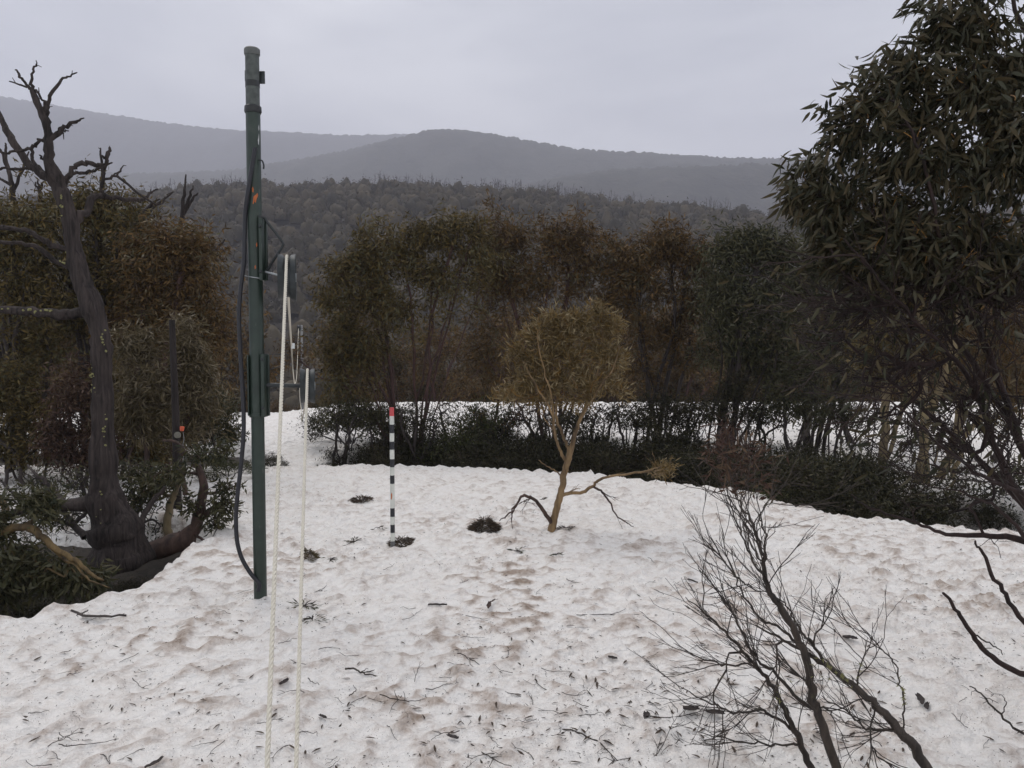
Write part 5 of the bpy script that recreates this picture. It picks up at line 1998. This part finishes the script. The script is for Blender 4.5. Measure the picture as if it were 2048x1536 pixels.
# ------------------------------------------------------------------ the bare shrub in front
bl_ = [
    ([(1700, 1620), (1672, 1536), (1645, 1455), (1628, 1400), (1618, 1340), (1600, 1285), (1570, 1230), (1540, 1185), (1528, 1140), (1522, 1095), (1505, 1050), (1480, 1005), (1462, 965)],
     [29, 27, 24, 24, 22, 20, 18, 16, 12, 9, 7, 5, 3]),
    ([(1650, 1620), (1622, 1536), (1600, 1480), (1570, 1420), (1545, 1375), (1510, 1330), (1470, 1285), (1440, 1255), (1410, 1225), (1370, 1195)], [24, 21, 18, 16, 13, 10, 8, 7, 5, 2], 0.15, 0.1),
    ([(1920, 1640), (1860, 1545), (1810, 1475), (1785, 1445), (1745, 1405), (1700, 1365), (1650, 1330), (1600, 1300), (1560, 1275), (1510, 1255)], [32, 28, 26, 24, 20, 16, 13, 10, 7, 4], -0.15, 0.1),
    ([(1650, 1330), (1630, 1295), (1608, 1270), (1585, 1230), (1560, 1200), (1530, 1180)], [12, 9, 8, 6, 4, 3], 0, 0.2),
    ([(1528, 1150), (1500, 1110), (1480, 1060), (1460, 1010), (1455, 960)], [8, 7, 6, 4, 2], 0.05, 0.3),
    ([(1530, 1165), (1530, 1110), (1530, 1070), (1520, 1030), (1555, 985)], [8, 7, 6, 4, 2], 0, -0.2),
    ([(1545, 1190), (1515, 1180), (1485, 1165), (1460, 1140), (1430, 1090), (1405, 1040)], [9, 7, 6, 5, 4, 2], 0.1, 0.4),
    ([(1620, 1420), (1590, 1390), (1550, 1345), (1520, 1325), (1495, 1290), (1465, 1225), (1430, 1180), (1395, 1130)], [12, 11, 9, 8, 7, 5, 4, 2], 0.05, 0.3),
    ([(1545, 1375), (1520, 1340), (1500, 1330), (1460, 1330), (1410, 1320), (1360, 1295)], [8, 6, 6, 5, 4, 2], 0.2, 0.3),
    ([(1590, 1470), (1560, 1440), (1520, 1420), (1480, 1425), (1440, 1415), (1400, 1395), (1350, 1370)], [9, 8, 7, 6, 5, 4, 2], 0.1, 0.3),
    ([(1615, 1500), (1580, 1490), (1530, 1490), (1470, 1480), (1400, 1465)], [8, 6, 5, 4, 2], 0.1, 0.2),
    ([(1785, 1470), (1760, 1460), (1735, 1455), (1690, 1420), (1640, 1395)], [9, 8, 6, 5, 3], -0.1, 0.1),
    ([(1735, 1455), (1740, 1480), (1755, 1510), (1790, 1540)], [7, 6, 5, 4], -0.1, -0.2),
    ([(1805, 1470), (1808, 1420), (1800, 1370), (1790, 1330), (1765, 1300), (1735, 1270), (1705, 1255)], [6, 6, 6, 5, 4, 3, 2], -0.1, 0.1),
    ([(1628, 1400), (1655, 1420), (1670, 1445)], [7, 5, 2], 0, -0.1),
    ([(1600, 1290), (1560, 1255), (1525, 1240), (1490, 1195), (1470, 1150), (1450, 1090)], [10, 8, 7, 6, 4, 2], 0.05, 0.35),
    ([(1525, 1125), (1505, 1095), (1495, 1050), (1490, 1000), (1500, 960)], [6, 5, 4, 3, 2], 0, 0.2),
]
tw = [(1470, 1080, 50, 90), (1430, 1150, 45, 80), (1410, 1230, 45, 60), (1520, 1040, 40, 70), (1540, 1240, 90, 45), (1600, 1250, 60, 50), (1660, 1290, 70, 50), (1450, 1330, 80, 50), (1400, 1410, 70, 50),
      (1480, 1440, 80, 45), (1470, 1260, 60, 60), (1690, 1370, 50, 40), (1580, 1370, 50, 50), (1460, 970, 45, 35), (1520, 960, 40, 30), (1540, 1290, 70, 50), (1720, 1330, 50, 40), (1580, 1330, 80, 40)]
bl_ = [(g_[0], [w_ * 0.74 for w_ in g_[1]], *g_[2:]) for g_ in bl_]
bare, bsk = hand_plant('bare_shrub', 'dark bare twiggy shrub close in front at the lower right, with lichen on its stems', 'shrub', bl_, M['bark_wet'], tw, 30, M['leaf_dry'], 150, 2.95, rt=0.00105,
                       sprouts=((240, 0.08, 0.25, 0.30, (-0.10, 0, 0.30), False), (520, 0.045, 0.14, 0.38, (-0.08, 0, 0.25), True), (480, 0.025, 0.07, 0.5, (-0.06, 0, 0.15), True), (50, 0.04, 0.09, 0.7, (-0.1, 0, -0.25), False)),
                       leaf_len=0.045, leaf_w=0.011, seg=0.05, seed=91, spread=0.02, leaf_blobs=[(1465, 930, 60, 45), (1520, 945, 50, 40)], wig=0.14, up=0.3, part='stem')
rng = np.random.default_rng(92)
# the dry red tips
mb = MB()
tipl = pxblobs([(1430, 905, 30, 35), (1470, 930, 45, 40), (1520, 925, 30, 40), (1445, 870, 18, 22)], 3.05)
att = np.vstack([ell(c, r, 22, rng, 0.1) for c, r, _ in tipl])
for a in att:
    j = bsk.near(a)
    b = bsk.P[j]
    mb.tube(catmull([b, b * 0.45 + a * 0.55 + rng.normal(0, 0.008, 3), a], 3), [0.0014] * 4 + [0.0010] * 3, 3, False)
mb.build('shoot', M['bark_red'], bare)['kind'] = 'stuff'
pk = rng.integers(0, len(att), 210)
p = att[pk] + rng.normal(0, 0.03, (210, 3))
v, f = leaf_quads(p, rng.normal(0, 0.6, (210, 3)) + np.array([0, 0, 0.1]), 0.05, 0.009, rng)
put(bare, 'dry_foliage', (v, [f]), M['leaf_dry'])
# lichen on the stems
for (a, b, n_) in ((1690, 1345, 26), (1660, 1330, 18), (1806, 1395, 16), (1800, 1370, 8), (1560, 1395, 10)):
    mb = MB()
    for _ in range(n_):
        c = P(a + rng.normal(0, 14), b + rng.normal(0, 9), 2.9)
        j = bsk.near(c)
        cc = bsk.P[j] + unit(rng.normal(0, 1, 3)) * bsk.r[j]
        for _ in range(3):
            mb.tube([cc, cc + unit(rng.normal(0, 1, 3)) * rng.uniform(0.006, 0.014)], [0.0016, 0.0007], 3, False)
    mb.build('lichen_patch', M['lichen'], bare)['kind'] = 'stuff'

# low sapling left of it
hand_plant('twiggy_seedling', 'small bare twigs poking out of the snow at the bottom right corner', 'shrub',
           [([(2090, 1520), (2048, 1470), (2000, 1430), (1965, 1390), (1940, 1370)], [7, 6, 5, 4, 2]), ([(2000, 1430), (2010, 1400), (1980, 1385)], [3, 2, 1])], M['bark_wet'],
           [(1980, 1400, 40, 30)], 14, None, 0, 2.9, rt=0.0012, seg=0.05, seed=93)

# ------------------------------------------------------------------ things lying on the snow
def snow_pt(px, py):
    return G(px, py)


def twig_mesh(name, L_, r, forks, rng, bend=0.25):
    s = Skel()
    k = 5
    pts = [np.zeros(3)]
    h = 0.0
    for i in range(k):
        h += rng.normal(0, bend)
        pts.append(pts[-1] + np.array([math.cos(h), math.sin(h), 0]) * L_ / k)
    pts = np.array(pts) - np.mean(pts, axis=0)
    pts[:, 2] = r * 0.8 + np.abs(rng.normal(0, 0.004, len(pts)))
    ids = s.path(pts, np.linspace(r, r * 0.45, len(pts)), -1, sid=0, sub=3, jit=r * 0.35)
    for _ in range(forks):
        j = ids[rng.integers(len(ids) // 4, len(ids) - 2)]
        b = np.array(s.p[j])
        ang = h + rng.choice([-1, 1]) * rng.uniform(0.4, 1.0)
        l2 = L_ * rng.uniform(0.18, 0.4)
        e = b + np.array([math.cos(ang), math.sin(ang), 0]) * l2 + np.array([0, 0, rng.uniform(0, 0.02)])
        s.path([b, (b + e) / 2 + rng.normal(0, l2 * 0.08, 3) * np.array([1, 1, 0.3]), e], [r * 0.6, r * 0.5, r * 0.3], j, sid=0, sub=3, jit=r * 0.3)
    s.finish(r * 0.4)
    return smooth(mesh_np(name, *s.wood(None, 0.1, 6)))


def lay(o, c, rot, s=1.0, up=0.0):
    e = 0.05
    gx = (zs(c[0] + e, c[1]) - zs(c[0] - e, c[1])) / (2 * e)
    gy = (zs(c[0], c[1] + e) - zs(c[0], c[1] - e)) / (2 * e)
    nrm = Vector((-gx * 0.6, -gy * 0.6, 1)).normalized()
    qn = Vector((0, 0, 1)).rotation_difference(nrm)
    o.rotation_mode = 'QUATERNION'
    o.rotation_quaternion = qn @ Matrix.Rotation(rot, 3, 'Z').to_quaternion()
    o.location = (c[0], c[1], zs(c[0], c[1]) + 0.004 + up)
    o.scale = (s, s, s)


rng = np.random.default_rng(101)
# named sticks: (px, py, length m, radius, forks, rotation, label)
sticks = [
    (725, 1349, 0.19, 0.0055, 2, 0.12, 'thick dark stick with a stubby forked end, right of the ropes'),
    (707, 1386, 0.11, 0.0032, 0, 1.0, 'short straight stick below the thick forked stick'),
    (627, 1368, 0.10, 0.003, 0, -1.0, 'short straight twig just right of the lower rope'),
    (810, 1400, 0.24, 0.0035, 4, 0.05, 'branching twig lying beneath the thick forked stick'),
    (880, 1375, 0.15, 0.0028, 1, 0.6, 'curved thin twig right of the branching twig'),
    (835, 1345, 0.17, 0.0022, 2, 1.1, 'upright curved twig with a forked tip above the branching twig'),
    (945, 1325, 0.19, 0.0035, 5, -0.35, 'bushy dead twig tip lying right of the curved twigs'),
    (640, 1185, 0.20, 0.004, 2, 0.35, 'bent dark twig right of the ropes below the pylon foot'),
    (1215, 1232, 0.36, 0.0035, 3, -0.05, 'long level twig with a forked right end in the middle of the snow'),
    (960, 1240, 0.20, 0.0024, 2, -0.35, 'arched thin twigs below the upright bark strip'),
    (1180, 1490, 0.42, 0.0042, 3, -0.25, 'long forked twig near the bottom, left of the bare shrub'),
    (980, 1515, 0.24, 0.0034, 2, -0.7, 'two pronged twig at the bottom edge'),
    (1115, 1345, 0.18, 0.0024, 0, -0.75, 'thin slanting twig left of the bare shrub tips'),
    (945, 1277, 0.13, 0.0022, 0, 0.06, 'thin level twig between the arched twigs and the bushy twig tip'),
    (820, 1235, 0.14, 0.0022, 2, 0.75, 'small kinked twig left of the dark bark chunk'),
    (175, 1490, 0.22, 0.0030, 0, 0.12, 'long kinked twig alone at the lower left'),
    (78, 1427, 0.08, 0.0026, 0, 0.4, 'short twig near the left edge'),
    (148, 1350, 0.06, 0.0024, 1, 0.8, 'short forked twig at the left, below the bark strip'),
    (235, 1175, 0.13, 0.003, 1, 0.05, 'dark twig near the snow rim at the left'),
    (1145, 1165, 0.10, 0.003, 1, -0.9, 'small thin twig right of centre, above the long level twig'),
    (930, 1165, 0.09, 0.0026, 1, 0.8, 'little forked twig below the dark tussock'),
    (575, 1285, 0.11, 0.0026, 2, 0.5, 'small twig with a leaf stub between the two ropes'),
    (660, 1300, 0.12, 0.0026, 2, -0.2, 'thin twig with a raised tip just right of the ropes'),
    (1370, 1430, 0.30, 0.003, 5, -0.5, 'tangled twig below the tips of the bare shrub'),
    (1440, 1480, 0.34, 0.003, 5, -0.3, 'tangled twig nearest the bare shrub stems'),
    (1330, 1480, 0.30, 0.0026, 5, 0.4, 'loose curled twig left of the tangled twigs'),
    (1680, 1185, 0.01, 0.002, 0, 0.0, ''),
]
for px, py, L_, r, fk, rot, lb in sticks:
    if not lb:
        continue
    c = snow_pt(px, py)
    o = link('fallen_twig', twig_mesh('fallen_twig', L_ * 1.15, r, fk, rng), M['bark_wet'])
    lay(o, c, rot)
    tag(o, lb, 'twig')


def strip_mesh(name, L_, w, curl, rng, n=9):
    t = np.linspace(0, 1, n)
    ang = curl * (t - 0.5) + rng.normal(0, 0.08, n)
    x = np.cumsum(np.cos(ang)) * L_ / n
    y = np.cumsum(np.sin(ang)) * L_ / n
    x, y = x - x.mean(), y - y.mean()
    wd = w * (0.35 + 0.65 * np.sin(math.pi * np.clip(t * 0.9 + 0.08, 0, 1))) * rng.uniform(0.8, 1.2, n)
    nx, ny = -np.sin(ang), np.cos(ang)
    z = 0.006 + 0.02 * np.abs(rng.normal(0, 1, n)) * L_
    rows = []
    for k, sgn in enumerate((-1, -0.35, 0.35, 1)):
        rows.append(np.stack([x + nx * wd * sgn / 2, y + ny * wd * sgn / 2, z + (0.25 * w if abs(sgn) == 1 else 0)], -1))
    top = np.stack(rows, 1)
    bot = top - np.array([0, 0, 0.0025])
    v = np.concatenate([top.reshape(-1, 3), bot.reshape(-1, 3)])
    i = (np.arange(n - 1) * 4)[:, None]
    j = np.arange(3)[None]
    q1 = np.stack([i + j, i + 4 + j, i + 5 + j, i + 1 + j], -1).reshape(-1, 4)
    q2 = q1[:, ::-1] + 4 * n
    sd = []
    for e in (0, 3):
        a = np.arange(n - 1) * 4 + e
        sd.append(np.stack([a, a + 4, a + 4 + 4 * n, a + 4 * n], -1))
    return smooth(mesh_np(name, v, [np.vstack([q1, q2] + sd)]))


for (px, py, L_, w, cu, rot, up, lb) in (
        (195, 1243, 0.40, 0.028, 0.5, 0.08, 0, 'long dark peeled bark strip lying at the left below the snow rim'),
        (167, 1232, 0.10, 0.016, 1.8, 0.9, 0.01, 'curled bark scrap standing at the left end of the long bark strip'),
        (875, 1213, 0.15, 0.026, 0.3, -0.1, 0, 'dark ragged bark chunk left of the upright bark strip'),
        (978, 1216, 0.12, 0.03, 0.2, 1.55, 0.01, 'upright reddish bark strip in the middle of the snow'),
        (986, 1208, 0.10, 0.014, 0.4, 1.1, 0.012, 'narrow bark curl leaning on the upright reddish strip'),
        (568, 1367, 0.09, 0.022, 0.6, 1.2, 0, 'folded purple brown bark flake between the ropes'),
        (1700, 1279, 0.10, 0.03, 0.3, -0.05, 0, 'dark bark flake on the clean snow right of the bare shrub'),
        (1382, 1163, 0.13, 0.02, 1.2, -0.8, 0, 'curved bark sliver left of the bare shrub'),
        (1840, 1402, 0.11, 0.03, 0.6, 1.4, 0, 'broad dark bark scrap right of the bare shrub'),
        (1855, 1418, 0.08, 0.022, -0.7, 1.0, 0.006, 'second bark scrap right of the bare shrub, partly under the broad one'),
        (1292, 1434, 0.07, 0.03, 0.9, 1.2, 0, 'rounded dark bark piece left of the bare shrub'),
        (1382, 1430, 0.09, 0.034, 0.3, 0.1, 0, 'flat dark bark piece under the tips of the bare shrub'),
        (1430, 1430, 0.11, 0.03, 0.3, 0.05, 0, 'flat dark bark piece under the middle of the bare shrub'),
        (1225, 1318, 0.06, 0.022, 0.5, -0.2, 0, 'small dark bark chip right of centre'),
        (905, 1478, 0.07, 0.02, 0.8, -0.5, 0, 'dark curled bark chip near the bottom centre'),
        (310, 1530, 0.10, 0.018, 0.9, 1.0, 0, 'curved bark chip at the bottom edge left of the ropes'),
        (645, 1437, 0.05, 0.016, 0.3, -0.4, 0, 'dark bark chip just right of the lower rope near the bottom')):
    c = snow_pt(px, py)
    o = link('bark_strip', strip_mesh('bark_strip', L_, w, cu, rng), M['bark_brownred'] if 'reddish' in lb else M['bark_dark'])
    lay(o, c, rot, 1.0, up)
    tag(o, lb, 'bark')


def tuft(name, label, px, py, rx, ry, h, n, L_, mat, seed, leafy=True, cat='plant debris'):
    r_ = np.random.default_rng(seed)
    c = snow_pt(px, py)
    c[2] = zs(c[0], c[1])
    a = r_.uniform(0, 6.28, n)
    rad_ = np.sqrt(r_.random(n))
    x, y = rx * rad_ * np.cos(a), ry * rad_ * np.sin(a)
    z = h * (1 - rad_ ** 2) * r_.uniform(0.3, 1, n)
    p = np.stack([c[0] + x, c[1] + y, 0 * x], -1)
    p[:, 2] = z_snow(p[:, 0], p[:, 1]) + 0.004 + z
    d = np.stack([np.cos(a), np.sin(a), r_.uniform(-0.2, 0.25, n)], -1) + r_.normal(0, 0.5, (n, 3)) * np.array([1, 1, 0.4])
    v, f = leaf_quads(p, d, L_, L_ * 0.16, r_)
    e = empty(name, tuple(c), label, cat)
    put(e, 'foliage', (v, [f]), mat)
    mb = MB()
    for k in range(7):
        a_ = r_.uniform(0, 6.28)
        q0 = c + np.array([0, 0, h * 0.4])
        q1 = c + np.array([math.cos(a_) * rx, math.sin(a_) * ry, 0])
        q1[2] = zs(q1[0], q1[1]) + r_.uniform(0.005, 0.03)
        mb.tube(catmull([q0, (q0 + q1) / 2 + np.array([0, 0, h * 0.3]), q1], 3), np.linspace(0.004, 0.0015, 7), 4)
    mb.build('stalk', M['bark_dark'], e)
    return e


tuft('grass_tussock', 'dark brown tussock sticking out of the snow left of the golden tree', 970, 1052, 0.13, 0.10, 0.085, 1100, 0.06, M['tussock'], 1, cat='tussock')
tuft('debris_heap', 'dark twig debris heaped at the foot of the striped pole', 803, 1084, 0.10, 0.10, 0.02, 520, 0.05, M['tussock'], 2)
tuft('debris_heap', 'flat dark bark and leaf heap left of the striped pole', 722, 1004, 0.11, 0.09, 0.014, 420, 0.06, M['tussock'], 3)
tuft('debris_heap', 'pale brown leaf clump just right of the ropes', 619, 1112, 0.055, 0.05, 0.05, 260, 0.045, M['leaf_pale'], 4)
tuft('leafy_sprig', 'fallen green leafy sprig right of the ropes, above the other', 607, 1215, 0.09, 0.06, 0.02, 30, 0.06, M['leaf_green'], 5)
tuft('leafy_sprig', 'fallen green leafy sprig right of the ropes, lower down', 625, 1242, 0.06, 0.05, 0.03, 26, 0.05, M['leaf_green'], 6)
tuft('leafy_sprig', 'small fallen leaf sprig right of the pale brown clump', 660, 1116, 0.06, 0.04, 0.02, 14, 0.055, M['leaf_green'], 7)
tuft('leafy_sprig', 'fallen leaf sprig left of the striped pole foot', 708, 1083, 0.07, 0.05, 0.015, 20, 0.055, M['leaf_green'], 8)
tuft('leafy_sprig', 'upright dark leaf sprig left of the striped pole', 758, 1060, 0.05, 0.03, 0.03, 13, 0.06, M['leaf_green'], 9)
tuft('leafy_sprig', 'tiny leafy sprig standing beside the golden tree dead limb', 1088, 998, 0.03, 0.02, 0.05, 20, 0.04, M['leaf_green'], 10)
tuft('leafy_sprig', 'fallen leaf sprig on the snow below the golden tree', 1112, 1112, 0.035, 0.03, 0.02, 14, 0.05, M['leaf_green'], 11)
tuft('leafy_sprig', 'fallen leaf sprig below the dark tussock', 1032, 1103, 0.05, 0.03, 0.012, 18, 0.055, M['leaf_green'], 12)
tuft('leafy_sprig', 'twig rubbish at the foot of the golden tree', 1132, 1057, 0.07, 0.04, 0.02, 60, 0.05, M['litter'], 13)

# countable small leaves and twigs
gleaf = []
for k in range(6):
    v, f3, f4 = lance(rng.uniform(-0.35, 0.35), 0.4, rng.uniform(-0.3, 0.3))
    v = v * np.array([1, 0.95, 1])
    v[:, 2] += 0.06
    v[:, 0] -= 0.5
    me = smooth(mesh_np('gum_leaf', v, [f3, f4]))
    me.materials.append(M['litter'])
    gleaf.append(me)
gtw = []
for k in range(8):
    me = twig_mesh('small_twig', 0.10, 0.0016, k % 3, rng, 0.3)
    me.materials.append(M['bark_wet'])
    gtw.append(me)


def scatter_px(n, r_):
    out = []
    while len(out) < n:
        if r_.random() < 0.62:
            px, py = r_.uniform(0, 2048), 960 + 576 * r_.random() ** 0.6
        else:
            px, py = r_.normal(1350, 260), r_.normal(1430, 70)
        if not (0 < px < 2048 and 950 < py < 1560):
            continue
        c = G(px, py)
        if float(hollow_d(c[0:1], c[1:2])[0]) < 0.3 or c[1] > 11.3:
            continue
        out.append((px, py, c))
    return out


for k, (px, py, c) in enumerate(scatter_px(210, rng)):
    o = link('gum_leaf', gleaf[k % 6])
    lay(o, c, rng.uniform(0, 6.28), rng.uniform(0.032, 0.062))
    tag(o, 'single small dry gum leaf lying on the dirty snow', 'leaf', 'dry gum leaves scattered over the snow')
for k, (px, py, c) in enumerate(scatter_px(200, rng)):
    o = link('small_twig', gtw[k % 8])
    lay(o, c, rng.uniform(0, 6.28), rng.uniform(0.5, 1.6))
    tag(o, 'single short thin twig lying on the dirty snow', 'twig', 'short twigs scattered over the snow')

# uncountable crumbs of bark and leaf
nC = 26000
yy = 2.4 + 9.2 * rng.random(nC) ** 1.5
xx = rng.uniform(-0.75, 0.75, nC) * (yy + 1)
dens = fbm(xx * 1.6, yy * 1.6, 91, 3)
ok_ = (hollow_d(xx, yy) > 0.2) & (rng.random(nC) < 0.28 + 0.9 * dens + 0.25 * np.exp(-((xx - 0.9) / 1.1) ** 2 - ((yy - 3.4) / 0.7) ** 2))
xx, yy = xx[ok_], yy[ok_]
n_ = len(xx)
p = np.stack([xx, yy, z_snow(xx, yy) + 0.004], -1)
a = rng.uniform(0, 6.28, n_)
d = np.stack([np.cos(a), np.sin(a), rng.normal(0, 0.25, n_)], -1)
sd = np.stack([-np.sin(a), np.cos(a), rng.normal(0, 0.2, n_)], -1)
l_ = rng.gamma(2.0, 0.0030, n_)[:, None] + 0.002
w_ = l_ * rng.uniform(0.10, 0.32, (n_, 1))
v = np.stack([p - d * l_, p + sd * w_, p + d * l_, p - sd * w_, p + np.array([0, 0, 0.003])], 1).reshape(-1, 3)
b = (np.arange(n_) * 5)[:, None]
f3 = np.concatenate([b + np.array([[0, 1, 4]]), b + np.array([[1, 2, 4]]), b + np.array([[2, 3, 4]]), b + np.array([[3, 0, 4]])])
o = link('snow_debris', mesh_np('snow_debris', v, [f3]), M['litter'])
tag(o, 'crumbs of bark and leaf peppering the snow', kind='stuff')
